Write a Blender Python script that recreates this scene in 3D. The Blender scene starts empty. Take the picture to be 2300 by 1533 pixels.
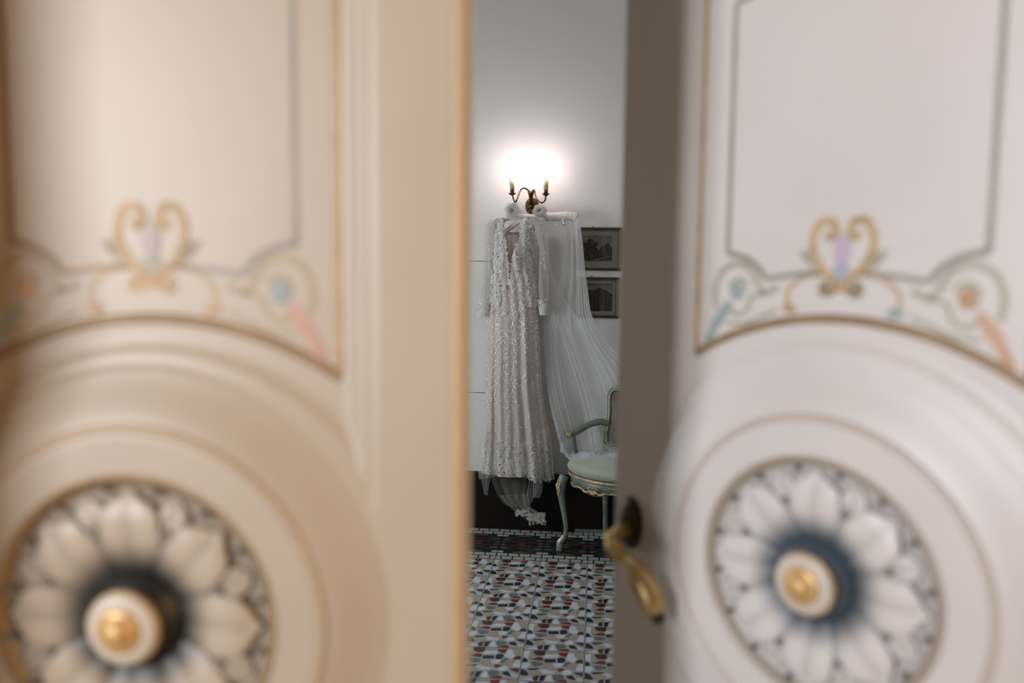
import bpy, bmesh, math, random
import numpy as np
from mathutils import Vector, Matrix, noise
random.seed(7)
PI = math.pi
S = bpy.context.scene
COL = S.collection
# ------------------------------------------------------------------ camera
W_, H_ = 2300.0, 1533.0
YAW, PITCH, ROLL, FPX, CAMH = 0.1047945, 0.0922526, 0.0106919, 1787.8, 1.57
fwd = Vector((-math.sin(YAW)*math.cos(PITCH), math.cos(YAW)*math.cos(PITCH), -math.sin(PITCH)))
r0 = Vector((math.cos(YAW), math.sin(YAW), 0)); u0 = r0.cross(fwd)
rgt = math.cos(ROLL)*r0 + math.sin(ROLL)*u0
upv = -math.sin(ROLL)*r0 + math.cos(ROLL)*u0
cd = bpy.data.cameras.new('camera'); cam = bpy.data.objects.new('camera', cd); COL.objects.link(cam)
cam.matrix_world = Matrix(((rgt.x, upv.x, -fwd.x, 0), (rgt.y, upv.y, -fwd.y, 0), (rgt.z, upv.z, -fwd.z, CAMH), (0, 0, 0, 1)))
cd.sensor_width = 36; cd.lens = FPX/W_*36; cd.clip_start = 0.05
cd.dof.use_dof = True; cd.dof.focus_distance = 4.5; cd.dof.aperture_fstop = 1.28; cd.dof.aperture_blades = 9
S.camera = cam
def at(px, py, Y):
    """photo pixel -> the point on the vertical plane y=Y of the room"""
    d = fwd + rgt*((px-W_/2)/FPX) - upv*((py-H_/2)/FPX)
    p = d*(Y/d.y); return Vector((p.x, Y, p.z+CAMH))
# ------------------------------------------------------------------ light
S.view_settings.view_transform = 'Standard'; S.view_settings.look = 'None'
S.view_settings.gamma = 1; S.view_settings.use_curve_mapping = False
S.view_settings.exposure = 0.0
wd = bpy.data.worlds.new('world'); S.world = wd; wd.use_nodes = True
wd.node_tree.nodes['Background'].inputs[0].default_value = (1.0, 0.52, 0.14, 1)
wd.node_tree.nodes['Background'].inputs[1].default_value = 0.075
def area(name, loc, target, sx, sy, power, col):
    l = bpy.data.lights.new(name, 'AREA'); l.shape = 'RECTANGLE'; l.size = sx; l.size_y = sy
    l.energy = power; l.color = col
    o = bpy.data.objects.new(name, l); COL.objects.link(o); o.location = loc
    o.rotation_euler = (Vector(target)-Vector(loc)).to_track_quat('-Z', 'Y').to_euler()
    return o
# hall window behind the camera, on the left; the daylight window of the dressing room; an unseen fill lamp added under its ceiling
area('hall_window_light', (-3.15, -2.85, 2.1), (0.25, 1.2, 1.2), 0.85, 2.2, 238, (0.97, 1.0, 1.07))
area('hall_warm_fill', (2.2, -0.75, 1.9), (-0.6, 0.95, 1.3), 0.8, 1.0, 44, (1.0, 0.66, 0.36))  # unseen lamp, added to warm the left leaf
area('room_window_light', (-2.25, 3.1, 1.35), (0.2, 4.3, 1.0), 1.1, 1.2, 40, (0.90, 0.97, 1.0))
area('room_side_fill', (2.2, 2.3, 1.6), (-0.3, 4.4, 0.9), 1.0, 1.2, 9, (0.95, 0.97, 1.0))  # weak unseen fill, added on the right
area('room_fill_light', (-0.4, 2.0, 2.75), (-0.4, 4.2, 0.6), 1.8, 1.0, 7, (0.92, 0.97, 1.0))
# ------------------------------------------------------------------ materials
MATS = {}
def mat(name, col, rough=0.6, metal=0.0, var=0.0, vscale=8.0, bump=0.0, bscale=60.0, spec=0.5, alpha=1.0,
        transl=0.0, sheen=0.0, attr=None, emit=None, coat=0.0, col2=None):
    if name in MATS: return MATS[name]
    m = bpy.data.materials.new(name); m.use_nodes = True; nt = m.node_tree; N = nt.nodes; L = nt.links
    b = N['Principled BSDF']
    b.inputs['Base Color'].default_value = (*col, 1); b.inputs['Roughness'].default_value = rough
    b.inputs['Metallic'].default_value = metal; b.inputs['Specular IOR Level'].default_value = spec
    b.inputs['Sheen Weight'].default_value = sheen; b.inputs['Coat Weight'].default_value = coat
    tc = N.new('ShaderNodeTexCoord')
    src = None
    if attr:
        a = N.new('ShaderNodeAttribute'); a.attribute_name = attr; src = a.outputs['Color']
    if var > 0:
        n = N.new('ShaderNodeTexNoise'); n.inputs['Scale'].default_value = vscale; n.inputs['Detail'].default_value = 5
        L.new(tc.outputs['Object'], n.inputs['Vector'])
        mx = N.new('ShaderNodeMix'); mx.data_type = 'RGBA'
        c2 = col2 if col2 else tuple(max(0, c*(1-var)) for c in col)
        if src:
            mx.blend_type = 'MULTIPLY'; L.new(src, mx.inputs[6]); mx.inputs[7].default_value = (1-var, 1-var, 1-var, 1)
        else:
            mx.inputs[6].default_value = (*col, 1); mx.inputs[7].default_value = (*c2, 1)
        mr = N.new('ShaderNodeMapRange'); mr.inputs[1].default_value = 0.35; mr.inputs[2].default_value = 0.68
        L.new(n.outputs['Fac'], mr.inputs[0]); L.new(mr.outputs[0], mx.inputs[0]); src = mx.outputs[2]
    if src: L.new(src, b.inputs['Base Color'])
    if bump > 0:
        n2 = N.new('ShaderNodeTexNoise'); n2.inputs['Scale'].default_value = bscale; n2.inputs['Detail'].default_value = 3
        L.new(tc.outputs['Object'], n2.inputs['Vector'])
        bp = N.new('ShaderNodeBump'); bp.inputs['Strength'].default_value = bump; bp.inputs['Distance'].default_value = 0.003
        L.new(n2.outputs['Fac'], bp.inputs['Height']); L.new(bp.outputs[0], b.inputs['Normal'])
    out = N['Material Output']; sh = b.outputs[0]
    if transl > 0:
        t = N.new('ShaderNodeBsdfTranslucent'); t.inputs[0].default_value = (*col, 1)
        ms = N.new('ShaderNodeMixShader'); ms.inputs[0].default_value = transl
        L.new(sh, ms.inputs[1]); L.new(t.outputs[0], ms.inputs[2]); sh = ms.outputs[0]
    if alpha < 1:
        tr = N.new('ShaderNodeBsdfTransparent'); ms = N.new('ShaderNodeMixShader'); ms.inputs[0].default_value = alpha
        L.new(tr.outputs[0], ms.inputs[1]); L.new(sh, ms.inputs[2]); sh = ms.outputs[0]
    if emit:
        b.inputs['Emission Color'].default_value = (*emit[:3], 1); b.inputs['Emission Strength'].default_value = emit[3]
    L.new(sh, out.inputs[0])
    MATS[name] = m; return m
# ------------------------------------------------------------------ object helpers
def tag(o, label=None, cat=None, group=None, kind=None):
    if label: o['label'] = label
    if cat: o['category'] = cat
    if group: o['group'] = group
    if kind: o['kind'] = kind
    return o
def empty(name, loc=(0, 0, 0), rz=0):
    o = bpy.data.objects.new(name, None); COL.objects.link(o); o.location = loc; o.rotation_euler = (0, 0, rz)
    o.empty_display_size = 0.05
    return o
def smooth(me, on=True):
    me.polygons.foreach_set('use_smooth', [on]*len(me.polygons))
def link(name, me, m, parent=None, sm=True, loc=None):
    if m is not None and not me.materials:
        for k in (m if isinstance(m, (list, tuple)) else [m]): me.materials.append(k)
    smooth(me, sm)
    o = bpy.data.objects.new(name, me); COL.objects.link(o)
    if parent: o.parent = parent
    if loc: o.location = loc
    return o
def obj(name, bm, m, parent=None, sm=False, bevel=0):
    bmesh.ops.recalc_face_normals(bm, faces=bm.faces)
    me = bpy.data.meshes.new(name); bm.to_mesh(me); bm.free()
    o = link(name, me, m, parent, sm)
    if bevel:
        md = o.modifiers.new('bevel', 'BEVEL'); md.width = bevel; md.segments = 2; md.limit_method = 'ANGLE'
    return o
def bx(bm, x0, x1, y0, y1, z0, z1):
    v = [bm.verts.new((x, y, z)) for x in (x0, x1) for y in (y0, y1) for z in (z0, z1)]
    for f in ((0, 1, 3, 2), (4, 6, 7, 5), (0, 4, 5, 1), (2, 3, 7, 6), (0, 2, 6, 4), (1, 5, 7, 3)):
        bm.faces.new([v[i] for i in f])
def box(name, x0, x1, y0, y1, z0, z1, m, parent=None, bevel=0):
    bm = bmesh.new(); bx(bm, x0, x1, y0, y1, z0, z1); return obj(name, bm, m, parent, False, bevel)
def crom(pts, n=6):
    """Catmull-Rom through points (tuples of any length)"""
    P = [np.array(p, float) for p in pts]; P = [2*P[0]-P[1]] + P + [2*P[-1]-P[-2]]; out = []
    for i in range(1, len(P)-2):
        for k in range(n):
            t = k/n; a, b, c, d = P[i-1:i+3]
            out.append(.5*((2*b)+(-a+c)*t+(2*a-5*b+4*c-d)*t*t+(-a+3*b-3*c+d)*t**3))
    out.append(P[-2]); return out
def tube(bm, pts, rad, n=10, flat=1.0, cap=True):
    """sweep of round section; pts list of 3-vectors, rad list or number; flat squashes the section along its second axis"""
    pts = [Vector(p) for p in pts]; m = len(pts)
    rad = [rad]*m if isinstance(rad, (int, float)) else list(rad)
    T = (pts[1]-pts[0]).normalized(); ref = Vector((0, 0, 1)) if abs(T.z) < .9 else Vector((0, 1, 0))
    A = T.cross(ref).normalized(); rings = []
    for i, p in enumerate(pts):
        T = (pts[min(i+1, m-1)]-pts[max(i-1, 0)]).normalized()
        A = (A-T*A.dot(T)).normalized(); B = T.cross(A)
        rings.append([bm.verts.new(p+A*math.cos(2*PI*k/n)*rad[i]+B*math.sin(2*PI*k/n)*rad[i]*flat) for k in range(n)])
    for a, b in zip(rings, rings[1:]):
        for k in range(n): bm.faces.new((a[k], a[(k+1) % n], b[(k+1) % n], b[k]))
    if cap:
        bm.faces.new(rings[0]); bm.faces.new(rings[-1][::-1])
def lathe(bm, prof, cx, cy, cz, n=24, axis='z'):
    rings = []
    for r, h in prof:
        ring = []
        for k in range(n):
            a = 2*PI*k/n; c, s = math.cos(a)*max(r, 1e-4), math.sin(a)*max(r, 1e-4)
            p = (cx+c, cy+s, cz+h) if axis == 'z' else (cx+c, cy+h, cz+s)
            ring.append(bm.verts.new(p))
        rings.append(ring)
    for a, b in zip(rings, rings[1:]):
        for k in range(n): bm.faces.new((a[k], a[(k+1) % n], b[(k+1) % n], b[k]))
    bm.faces.new(rings[0]); bm.faces.new(rings[-1][::-1])
def gridmesh(name, P, m, parent=None, closed=False, sm=True):
    """P[i][j] -> vertex grid"""
    ni, nj = len(P), len(P[0]); V = [tuple(p) for row in P for p in row]; F = []
    for i in range(ni-1):
        for j in range(nj if closed else nj-1):
            j2 = (j+1) % nj; F.append((i*nj+j, i*nj+j2, (i+1)*nj+j2, (i+1)*nj+j))
    me = bpy.data.meshes.new(name); me.from_pydata(V, [], F); me.update()
    return link(name, me, m, parent, sm)
def lerp(tab, y):
    ys = [t[0] for t in tab]
    return [float(np.interp(y, ys, [t[k] for t in tab])) for k in range(1, len(tab[0]))]

cream = mat('door_cream_paint', (0.62, 0.545, 0.475), 0.42, var=0.06, vscale=5, bump=0.05, bscale=90)
plaster = mat('plaster_wall', (0.60, 0.575, 0.565), 0.75, var=0.05, vscale=1.3, bump=0.12, bscale=25)
plaster_low = mat('plaster_panel', (0.56, 0.565, 0.54), 0.6, var=0.03, vscale=2)
ceil_m = mat('ceiling_plaster', (0.6, 0.58, 0.55), 0.8, var=0.04)
darkwood = mat('dark_skirting_wood', (0.006, 0.003, 0.0025), 0.55, var=0.4, vscale=6, spec=.2)
# ================================================================== ROOM SHELL
YW = 4.68            # back wall plane
XL, XR, ZC = -2.5, 2.5, 3.45
def struct(o): o['kind'] = 'structure'; return o
wall_back = struct(box('wall_back', XL, XR, YW, YW+.15, 0, ZC, plaster))
struct(box('wall_left', XL-.15, XL, 1.05, YW+.15, 0, ZC, plaster))
struct(box('wall_right', XR, XR+.15, 1.05, YW+.15, 0, ZC, plaster))
struct(box('ceiling', XL-.15, XR+.15, 1.05, YW+.15, ZC, ZC+.1, ceil_m))
# wall with the doorway (thick, with a deep reveal on the hall side)
bm = bmesh.new()
bx(bm, XL-.15, -.975, .50, 1.05, 0, ZC+.1); bx(bm, .66, XR+.15, .50, 1.05, 0, ZC+.1); bx(bm, -.975, .66, .50, 1.05, 2.42, ZC+.1)
struct(obj('wall_front', bm, mat('hall_plaster', (0.55, 0.45, 0.34), 0.7, var=0.05)))
# skirting of the back wall
bb = struct(box('baseboard_back', XL, XR, YW-.022, YW, 0.0, .325, darkwood))
box('cap_moulding', XL, XR, YW-.03, YW, .325, .343, darkwood, bb, .004)
box('shoe_strip', .02-.12, XR, YW-.034, YW-.022, .0, .022, mat('shoe_grey', (0.10, 0.11, 0.095), .5), bb, .002)
# two low flush cupboard doors painted like the wall: their joints are the thin dark lines left of the gown
wb = wall_back
for z0, z1 in ((.345, .8215), (.8255, 1.605)):
    box('wall_panel', -1.55, -.60, YW-.006, YW+.001, z0, z1, plaster_low, wb, .001)
bm = bmesh.new(); bx(bm, -1.55, -.60, YW-.0035, YW-.001, 1.605, 1.6085); bx(bm, -1.55, -.60, YW-.0035, YW-.001, .8215, .8255)
obj('panel_joint', bm, mat('joint_dark', (0.06, 0.055, 0.05), .8), wb)

# ================================================================== FLOOR
TS = .25; Y0 = 4.152; XC = -.0178
white_t = mat('tile_white', (0.44, 0.48, 0.52), 0.22, var=0.14, vscale=40, spec=.22)
tan_t = mat('tile_tan', (0.30, 0.245, 0.17), 0.22, var=0.14, vscale=40, spec=.22)
green_t = mat('tile_sage', (0.10, 0.14, 0.115), 0.22, var=0.2, vscale=40, spec=.22)
dark_t = mat('tile_navy', (0.012, 0.018, 0.024), 0.2, spec=.22)
red_t = mat('tile_red', (0.17, 0.022, 0.018), 0.22, var=0.25, vscale=30, spec=.22)
maroon_t = mat('tile_maroon', (0.055, 0.025, 0.022), 0.22, var=0.2, vscale=30, spec=.22)
grout_t = mat('tile_ground', (0.27, 0.28, 0.28), 0.3, var=0.1, vscale=60, spec=.22)
joint_m = mat('tile_joint', (0.10, 0.10, 0.10), 0.7)
TM = [grout_t, white_t, tan_t, green_t, dark_t, red_t, maroon_t]
fl = struct(box('floor', XL-.15, XR+.15, .9, YW+.15, -.12, -.004, joint_m))
struct(box('floor', -3.2, 3.2, -3.4, .9, -.12, -.002, mat('hall_terrazzo', (0.34, 0.28, 0.22), .35, var=.3, vscale=30)))
# pieces of one cement tile, traced on the tile in front of the chair (units: crop pixels)
PCS = [
(1,[(345,100),(540,92),(512,210),(478,300),(385,252),(335,262)]),
(2,[(560,150),(612,108),(645,182),(700,220),(655,240),(525,285),(512,250)]),
(6,[(622,102),(700,90),(958,97),(948,170),(915,212),(840,224),(712,214),(655,176)]),
(2,[(1005,102),(1235,97),(1262,130),(1228,172),(1015,180),(975,140)]),
(5,[(1275,142),(1558,142),(1530,208),(1508,248),(1440,250),(1345,222)]),
(5,[(1190,880),(1300,825),(1385,808),(1495,822),(1525,850),(1535,893),(1185,893)]),
(1,[(1005,192),(1228,188),(1322,225),(1295,258),(1200,268),(930,278),(895,250),(945,212)]),
(5,[(512,303),(620,295),(722,252),(850,252),(886,280),(888,350),(780,343),(620,322)]),
(4,[(922,306),(1215,306),(1232,388),(922,388)]),
(4,[(1272,292),(1340,268),(1448,276),(1482,320),(1458,370),(1420,398),(1278,398),(1264,350)]),
(1,[(1562,162),(1640,142),(1715,200),(1735,272),(1800,300),(1748,368),(1680,392),(1602,368),(1505,320),(1515,270),(1545,222)]),
(2,[(1742,112),(1945,104),(1952,300),(1850,306),(1765,278),(1745,200)]),
(6,[(1750,380),(1802,334),(1860,314),(1948,330),(1950,408),(1755,404)]),
(4,[(338,280),(392,264),(448,292),(486,368),(400,373),(355,383),(318,368)]),
(1,[(312,404),(400,397),(526,388),(555,450),(508,498),(430,526),(290,515)]),
(3,[(535,367),(620,362),(778,373),(896,402),(876,448),(780,477),(652,486),(592,440)]),
(2,[(928,412),(1118,412),(1165,480),(1186,558),(1168,592),(1050,586),(932,550),(886,520),(922,460)]),
(1,[(1134,412),(1416,408),(1396,478),(1368,506),(1222,516),(1174,470)]),
(3,[(1532,378),(1632,397),(1558,440),(1528,498),(1415,498),(1442,432),(1482,394)]),
(2,[(1602,444),(1738,410),(1824,424),(1758,480),(1728,546),(1630,556),(1545,520)]),
(5,[(1252,542),(1350,532),(1486,551),(1430,588),(1330,624),(1292,600)]),
(6,[(455,537),(560,528),(750,528),(826,541),(720,567),(552,581),(495,568)]),
(1,[(1842,434),(1948,424),(1952,606),(1746,598),(1772,532)]),
(4,[(292,549),(370,558),(448,603),(506,680),(478,712),(400,708),(275,692)]),
(2,[(522,614),(700,594),(846,603),(826,658),(798,697),(602,697),(524,680)]),
(1,[(766,581),(900,558),(1100,593),(1224,631),(1150,666),(980,666),(850,638)]),
(1,[(1376,630),(1500,574),(1598,574),(1654,620),(1636,678),(1480,706),(1404,678)]),
(6,[(1686,628),(1952,642),(1936,746),(1860,717),(1774,688)]),
(6,[(614,742),(700,709),(782,704),(757,780),(737,846),(682,846),(634,818)]),
(4,[(814,713),(880,704),(992,699),(936,760),(896,846),(832,856),(790,838)]),
(1,[(1052,694),(1088,704),(1174,858),(1148,876),(944,867),(964,800),(1003,742)]),
(3,[(1116,703),(1250,684),(1348,684),(1444,731),(1444,787),(1368,797),(1202,846),(1155,770)]),
(4,[(1505,719),(1648,709),(1716,752),(1772,828),(1620,806),(1534,778)]),
(1,[(1706,728),(1800,774),(1936,804),(1944,846),(1802,841),(1726,752)]),
(1,[(345,794),(500,760),(586,765),(612,838),(480,855),(235,857)]),
(2,[(1605,866),(1935,868),(1938,893),(1560,893)]),
(2,[(300,742),(420,735),(350,775),(245,800),(222,735)]),
]
def tilebase(bm, mi=0):
    g = .0012; n0 = len(bm.faces); bx(bm, g, TS-g, g, TS-g, -.004, 0)
    for f in list(bm.faces)[n0:]: f.material_index = mi
def poly(bm, pts, z, mi):
    f = bm.faces.new([bm.verts.new((p[0], p[1], z)) for p in pts])
    if f.normal.z < 0 or sum((pts[i][0]*pts[(i+1) % len(pts)][1]-pts[(i+1) % len(pts)][0]*pts[i][1]) for i in range(len(pts))) < 0: f.normal_flip()
    f.material_index = mi
def floor_pt(px, py):
    d = fwd + rgt*((px-W_/2)/FPX) - upv*((py-H_/2)/FPX); return d*(-CAMH/d.z)
bm = bmesh.new(); tilebase(bm, 0)
p00 = floor_pt(1160+335/12.778, 1393+92/12.778)
for mi, pts in PCS:
    q = []
    for x, y in pts:
        w = floor_pt(1160+x/12.778, 1393+y/12.778)
        lx = w.x-(XC-TS)-.002; ly = w.y-(Y0-4*TS)+.0
        q.append((min(max(lx, .003), TS-.003), min(max(ly, .003), TS-.003)))
    poly(bm, q, .0003, mi)
me_t = bpy.data.meshes.new('mosaic_tile'); bm.to_mesh(me_t); bm.free()
for k in TM: me_t.materials.append(k)
# border tile: two courses of small white bricks on black, then a dark leaf ornament
def border_mesh():
    bm = bmesh.new(); tilebase(bm, 1)
    def R(u0, u1, v0, v1, mi): poly(bm, [(u0*TS, v0*TS), (u1*TS, v0*TS), (u1*TS, v1*TS), (u0*TS, v1*TS)], .0003, mi)
    for k in range(4): R(k/4+.015, k/4+.235, .215, .38, 0)
    for k in range(5): R(max(.006, k/4-.125+.015), min(.994, k/4-.125+.235), .02, .185, 0)
    R(.006, .13, .41, .53, 0); R(.87, .994, .41, .53, 0)
    def leaf(cx, cy, a, b, mi, sk=0):
        q = []
        for k in range(12):
            t = 2*PI*k/12; x = math.cos(t)*a; y = math.sin(t)*b*(1-.35*abs(math.cos(t)))
            q.append(((min(max(cx+x+sk*y, .01), .99))*TS, (min(max(cy+y, .02), .98))*TS))
        poly(bm, q, .0005, mi)
    leaf(.5, .47, .2, .065, 2); leaf(.27, .62, .13, .07, 4, .6); leaf(.73, .62, .13, .07, 4, -.6)
    leaf(.5, .72, .14, .1, 3); leaf(.12, .72, .1, .09, 5); leaf(.88, .72, .1, .09, 5)
    leaf(.3, .86, .15, .08, 6); leaf(.7, .86, .15, .08, 6); leaf(.5, .93, .1, .055, 5); leaf(.02+.06, .92, .07, .06, 2); leaf(.92, .92, .07, .06, 2)
    me = bpy.data.meshes.new('border_tile'); bm.to_mesh(me); bm.free()
    for k in [mat('tile_brick_white', (0.30, 0.31, 0.30), .3, var=.15, vscale=40, spec=.2), dark_t, mat('tile_ochre', (0.10, 0.06, 0.028), .25, spec=.2), mat('tile_brick', (0.06, 0.025, 0.018), .25, spec=.2),
              mat('tile_deepgreen', (0.02, 0.035, 0.025), .25, spec=.2), mat('tile_greyrose', (0.07, 0.058, 0.05), .25, spec=.2), maroon_t]: me.materials.append(k)
    return me
me_b = border_mesh()
i0 = -9
for i in range(i0, 10):
    for j in range(1, 14):
        o = bpy.data.objects.new('mosaic_tile', me_t); COL.objects.link(o); o.parent = fl
        o.location = (XC+i*TS, Y0-j*TS, 0)
    for j, rot in ((0, 0), (1, 1)):
        o = bpy.data.objects.new('border_tile', me_b); COL.objects.link(o); o.parent = fl
        if rot: o.location = (XC+(i+1)*TS, Y0+2*TS, 0); o.rotation_euler = (0, 0, PI)
        else: o.location = (XC+i*TS, Y0, 0)

# ================================================================== DOORS
VC = 1.1228
MU, MS, MW = -.008, 1.0, .038
def leafheight(u, v):
    a = abs(u); r = math.hypot(u, v-VC); w = 0.0; rm = math.hypot(u-MU, v-VC)/MS
    ss = lambda t: (lambda q: q*q*(3-2*q))(min(max(t, 0), 1))
    if a < .281 and r > .322 and .10 < v < 2.2:
        w = -.011*min(ss((.281-a)/.036), ss((r-.322)/.035), ss((v-.10)/.036), ss((2.2-v)/.036))
    w -= .0022*math.exp(-((a-.283)/.004)**2)*(1 if (r > .322 and .1 < v < 2.2) else 0)
    if a < .282: w -= .0022*math.exp(-((r-.325)/.005)**2)
    if rm < .31:
        w += MW*ss((.325-rm)/.10)
        if rm < .182: w -= .012*ss((.182-rm)/.018)
    return w
def smooth01(t): t = min(max(t, 0), 1); return t*t*(3-2*t)
PETAL = (0.66, 0.60, 0.55)
HC = (.012, .018, .024)
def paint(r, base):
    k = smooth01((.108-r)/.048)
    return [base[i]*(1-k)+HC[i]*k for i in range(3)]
gold = mat('door_gilding', (0.50, 0.33, 0.15), 0.45, metal=.25, var=.3, vscale=20)
gold_dark = mat('door_old_gilding', (0.31, 0.205, 0.105), 0.5, metal=.15, var=.3, vscale=14)
grey_line = mat('door_grey_line', (0.30, 0.265, 0.22), 0.5, var=.2, vscale=9)
edge_gold = mat('door_edge_gilding', (0.52, 0.37, 0.20), 0.4, metal=.2, var=.15, vscale=9)
ochre = mat('paint_ochre', (0.50, 0.34, 0.15), .5, var=.3, vscale=40)
orange = mat('paint_orange', (0.50, 0.30, 0.15), .5, var=.2, vscale=40)
olive = mat('paint_olive', (0.29, 0.225, 0.125), .5, var=.2, vscale=40)
sage = mat('paint_sage', (0.38, 0.36, 0.27), .5, var=.2, vscale=40)
teal = mat('paint_teal', (0.30, 0.36, 0.34), .5, var=.2, vscale=40)
salmon = mat('paint_salmon', (0.53, 0.30, 0.22), .5, var=.2, vscale=40)
mauve = mat('paint_mauve', (0.50, 0.38, 0.47), .5, var=.15, vscale=40)
greyblue = mat('paint_greyblue', (0.33, 0.36, 0.40), .5)
BASE = (0.62, 0.555, 0.50)
attr_m = mat('door_painted_skin', cream.node_tree.nodes['Principled BSDF'].inputs['Base Color'].default_value[:3], 0.42, var=.05, vscale=5, attr='paint')
def setcol(me, cols):
    a = me.color_attributes.new('paint', 'FLOAT_COLOR', 'POINT')
    a.data.foreach_set('color', np.array([(*c, 1) for c in cols], dtype=np.float32).ravel())
def door(name, loc, rz, s, cols, med):
    """s=+1: free edge towards +x; u runs from the leaf's centre line to its free edge"""
    global MU, MS, MW, HC
    MU, MS, MW = med; HC = cols['heartcol']
    root = box(name, -.40, .40, .014, .05, .012, 2.40, cream); root.location = loc; root.rotation_euler = (0, 0, rz)
    struct(root)
    # carved front skin
    nu, nv = 200, 560; us = np.linspace(-.4, .4, nu); vs = np.linspace(.012, 2.40, nv)
    V = []; C = []
    for v in vs:
        for u in us:
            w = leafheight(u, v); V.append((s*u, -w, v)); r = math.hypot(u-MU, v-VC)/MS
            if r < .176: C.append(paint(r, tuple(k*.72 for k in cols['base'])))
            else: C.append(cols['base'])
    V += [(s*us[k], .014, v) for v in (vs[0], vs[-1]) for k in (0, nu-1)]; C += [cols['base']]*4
    F = [(i*nu+j, i*nu+j+1, (i+1)*nu+j+1, (i+1)*nu+j) if s > 0 else (i*nu+j, (i+1)*nu+j, (i+1)*nu+j+1, i*nu+j+1)
         for i in range(nv-1) for j in range(nu-1)]
    b = nu*nv
    F += [(0, nu*(nv-1), b+2, b), (nu-1, b+1, b+3, nu*nv-1)]
    me = bpy.data.meshes.new('carved_face'); me.from_pydata(V, [], F); me.update(); setcol(me, C)
    me.polygons.foreach_set('use_smooth', [True]*(len(F)-2)+[False]*2)
    me.materials.append(attr_m)
    o = bpy.data.objects.new('carved_face', me); COL.objects.link(o); o.parent = root
    def ribbon(nm, pts, wid, m, lift=.0006, th=.0, taper=None, n=5):
        c = crom(pts, n); bm = bmesh.new(); rows = []
        for i, p in enumerate(c):
            a = c[max(i-1, 0)]; b_ = c[min(i+1, len(c)-1)]; d = np.array([b_[0]-a[0], b_[1]-a[1]]); d = d/(np.hypot(*d)+1e-9)
            nrm = np.array([-d[1], d[0]]); wd_ = wid if taper is None else wid*taper(i/(len(c)-1)); row = []
            for k, lf in ((-1, 0), (-.5, th), (.5, th), (1, 0)):
                q = np.array(p[:2])+nrm*k*wd_/2
                row.append(bm.verts.new((s*q[0], -(leafheight(q[0], q[1])+lift+lf), q[1])))
            rows.append(row)
        for a, b_ in zip(rows, rows[1:]):
            for k in range(3): bm.faces.new((a[k], a[k+1], b_[k+1], b_[k]))
        return obj(nm, bm, m, root, True)
    def blob(nm, cu, cv, ru, rv, m, lift=.001, rot=0):
        bm = bmesh.new(); c = bm.verts.new((s*cu, -(leafheight(cu, cv)+lift+.001), cv)); ring = []
        for k in range(14):
            a = 2*PI*k/14; x = math.cos(a)*ru; y = math.sin(a)*rv
            x, y = x*math.cos(rot)-y*math.sin(rot), x*math.sin(rot)+y*math.cos(rot)
            ring.append(bm.verts.new((s*(cu+x), -(leafheight(cu+x, cv+y)+lift), cv+y)))
        for k in range(14): bm.faces.new((c, ring[k], ring[(k+1) % 14]))
        return obj(nm, bm, m, root, True)
    def dots(nm, L_, m):
        bm = bmesh.new()
        for cu, cv, ru in L_:
            c = bm.verts.new((s*cu, -(leafheight(cu, cv)+.002), cv))
            ring = [bm.verts.new((s*(cu+math.cos(2*PI*k/10)*ru), -(leafheight(cu, cv)+.0012), cv+math.sin(2*PI*k/10)*ru)) for k in range(10)]
            for k in range(10): bm.faces.new((c, ring[k], ring[(k+1) % 10]))
        return obj(nm, bm, m, root, True)
    mir = lambda pts, on: [(p[0], 2*VC-p[1]) for p in pts] if on else pts
    for low in (False, True):
        # outer gilt bead of the spandrel, vertical
        for sg in (1, -1):
            ribbon('gilt_bead', mir([(sg*.2415, 1.436), (sg*.2415, 1.7), (sg*.2415, 2.155)], low), .0075, gold if (sg > 0) else gold_dark, th=.003)
        # gilt arch
        R_, c0 = .455, 1.502-.455; am = math.asin(.2415/R_)
        ribbon('gilt_arch', mir([(R_*math.sin(t), c0+R_*math.cos(t)) for t in np.linspace(-am, am, 15)], low), .0135, gold_dark, th=.0035, n=3)
        if low: continue
        # painted inner frame with notched corners
        fr = [(0.022, 1.568), (.06, 1.5655), (.118, 1.5575)]
        nc = [(.120, 1.5575), (.133, 1.575), (.158, 1.590), (.1875, 1.5965)]
        lm = cols['line']
        for sg in (1, -1):
            m2 = lm[0] if sg > 0 else lm[1]
            ribbon('frame_line', [(sg*x, y) for x, y in fr], 0.0084, m2)
            ribbon('frame_line', [(sg*x, y) for x, y in nc], 0.0097, m2)
            ribbon('frame_line', [(sg*.1875, 1.596), (sg*.1875, 1.8), (sg*.1875, 1.981)], 0.0084, m2)
            ribbon('frame_line', [(sg*.1875, 1.981), (sg*.158, 1.9875), (sg*.133, 2.0025), (sg*.120, 2.02)], 0.0084, m2)
            ribbon('frame_line', [(sg*.118, 2.02), (sg*.06, 2.012), (0, 2.009)], 0.0084, m2)
            # heart scrolls
            ribbon('scroll', [(sg*a, b) for a, b in [(.006, 1.556), (.028, 1.572), (.042, 1.597), (.0435, 1.620), (.034, 1.6395), (.017, 1.6405), (.010, 1.627), (.018, 1.617), (.023, 1.626)]], .0115, cols['heart'], th=.001)
            ribbon('scroll_leaf', [(sg*.030, 1.578), (sg*.046, 1.587), (sg*.066, 1.600)], .021, cols['wing'], lift=.0009, taper=lambda t: math.sin(PI*(t*.85+.15)))
            ribbon('scroll', [(sg*a, b) for a, b in [(.030, 1.566), (.058, 1.560), (.078, 1.545), (.083, 1.528), (.074, 1.517)]], .0055, cols['heart'])
            ribbon('scroll', [(sg*a, b) for a, b in [(.004, 1.552), (.016, 1.540), (.026, 1.540), (.025, 1.550), (.018, 1.550)]], .013, cols['curl'], lift=.0009)
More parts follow.
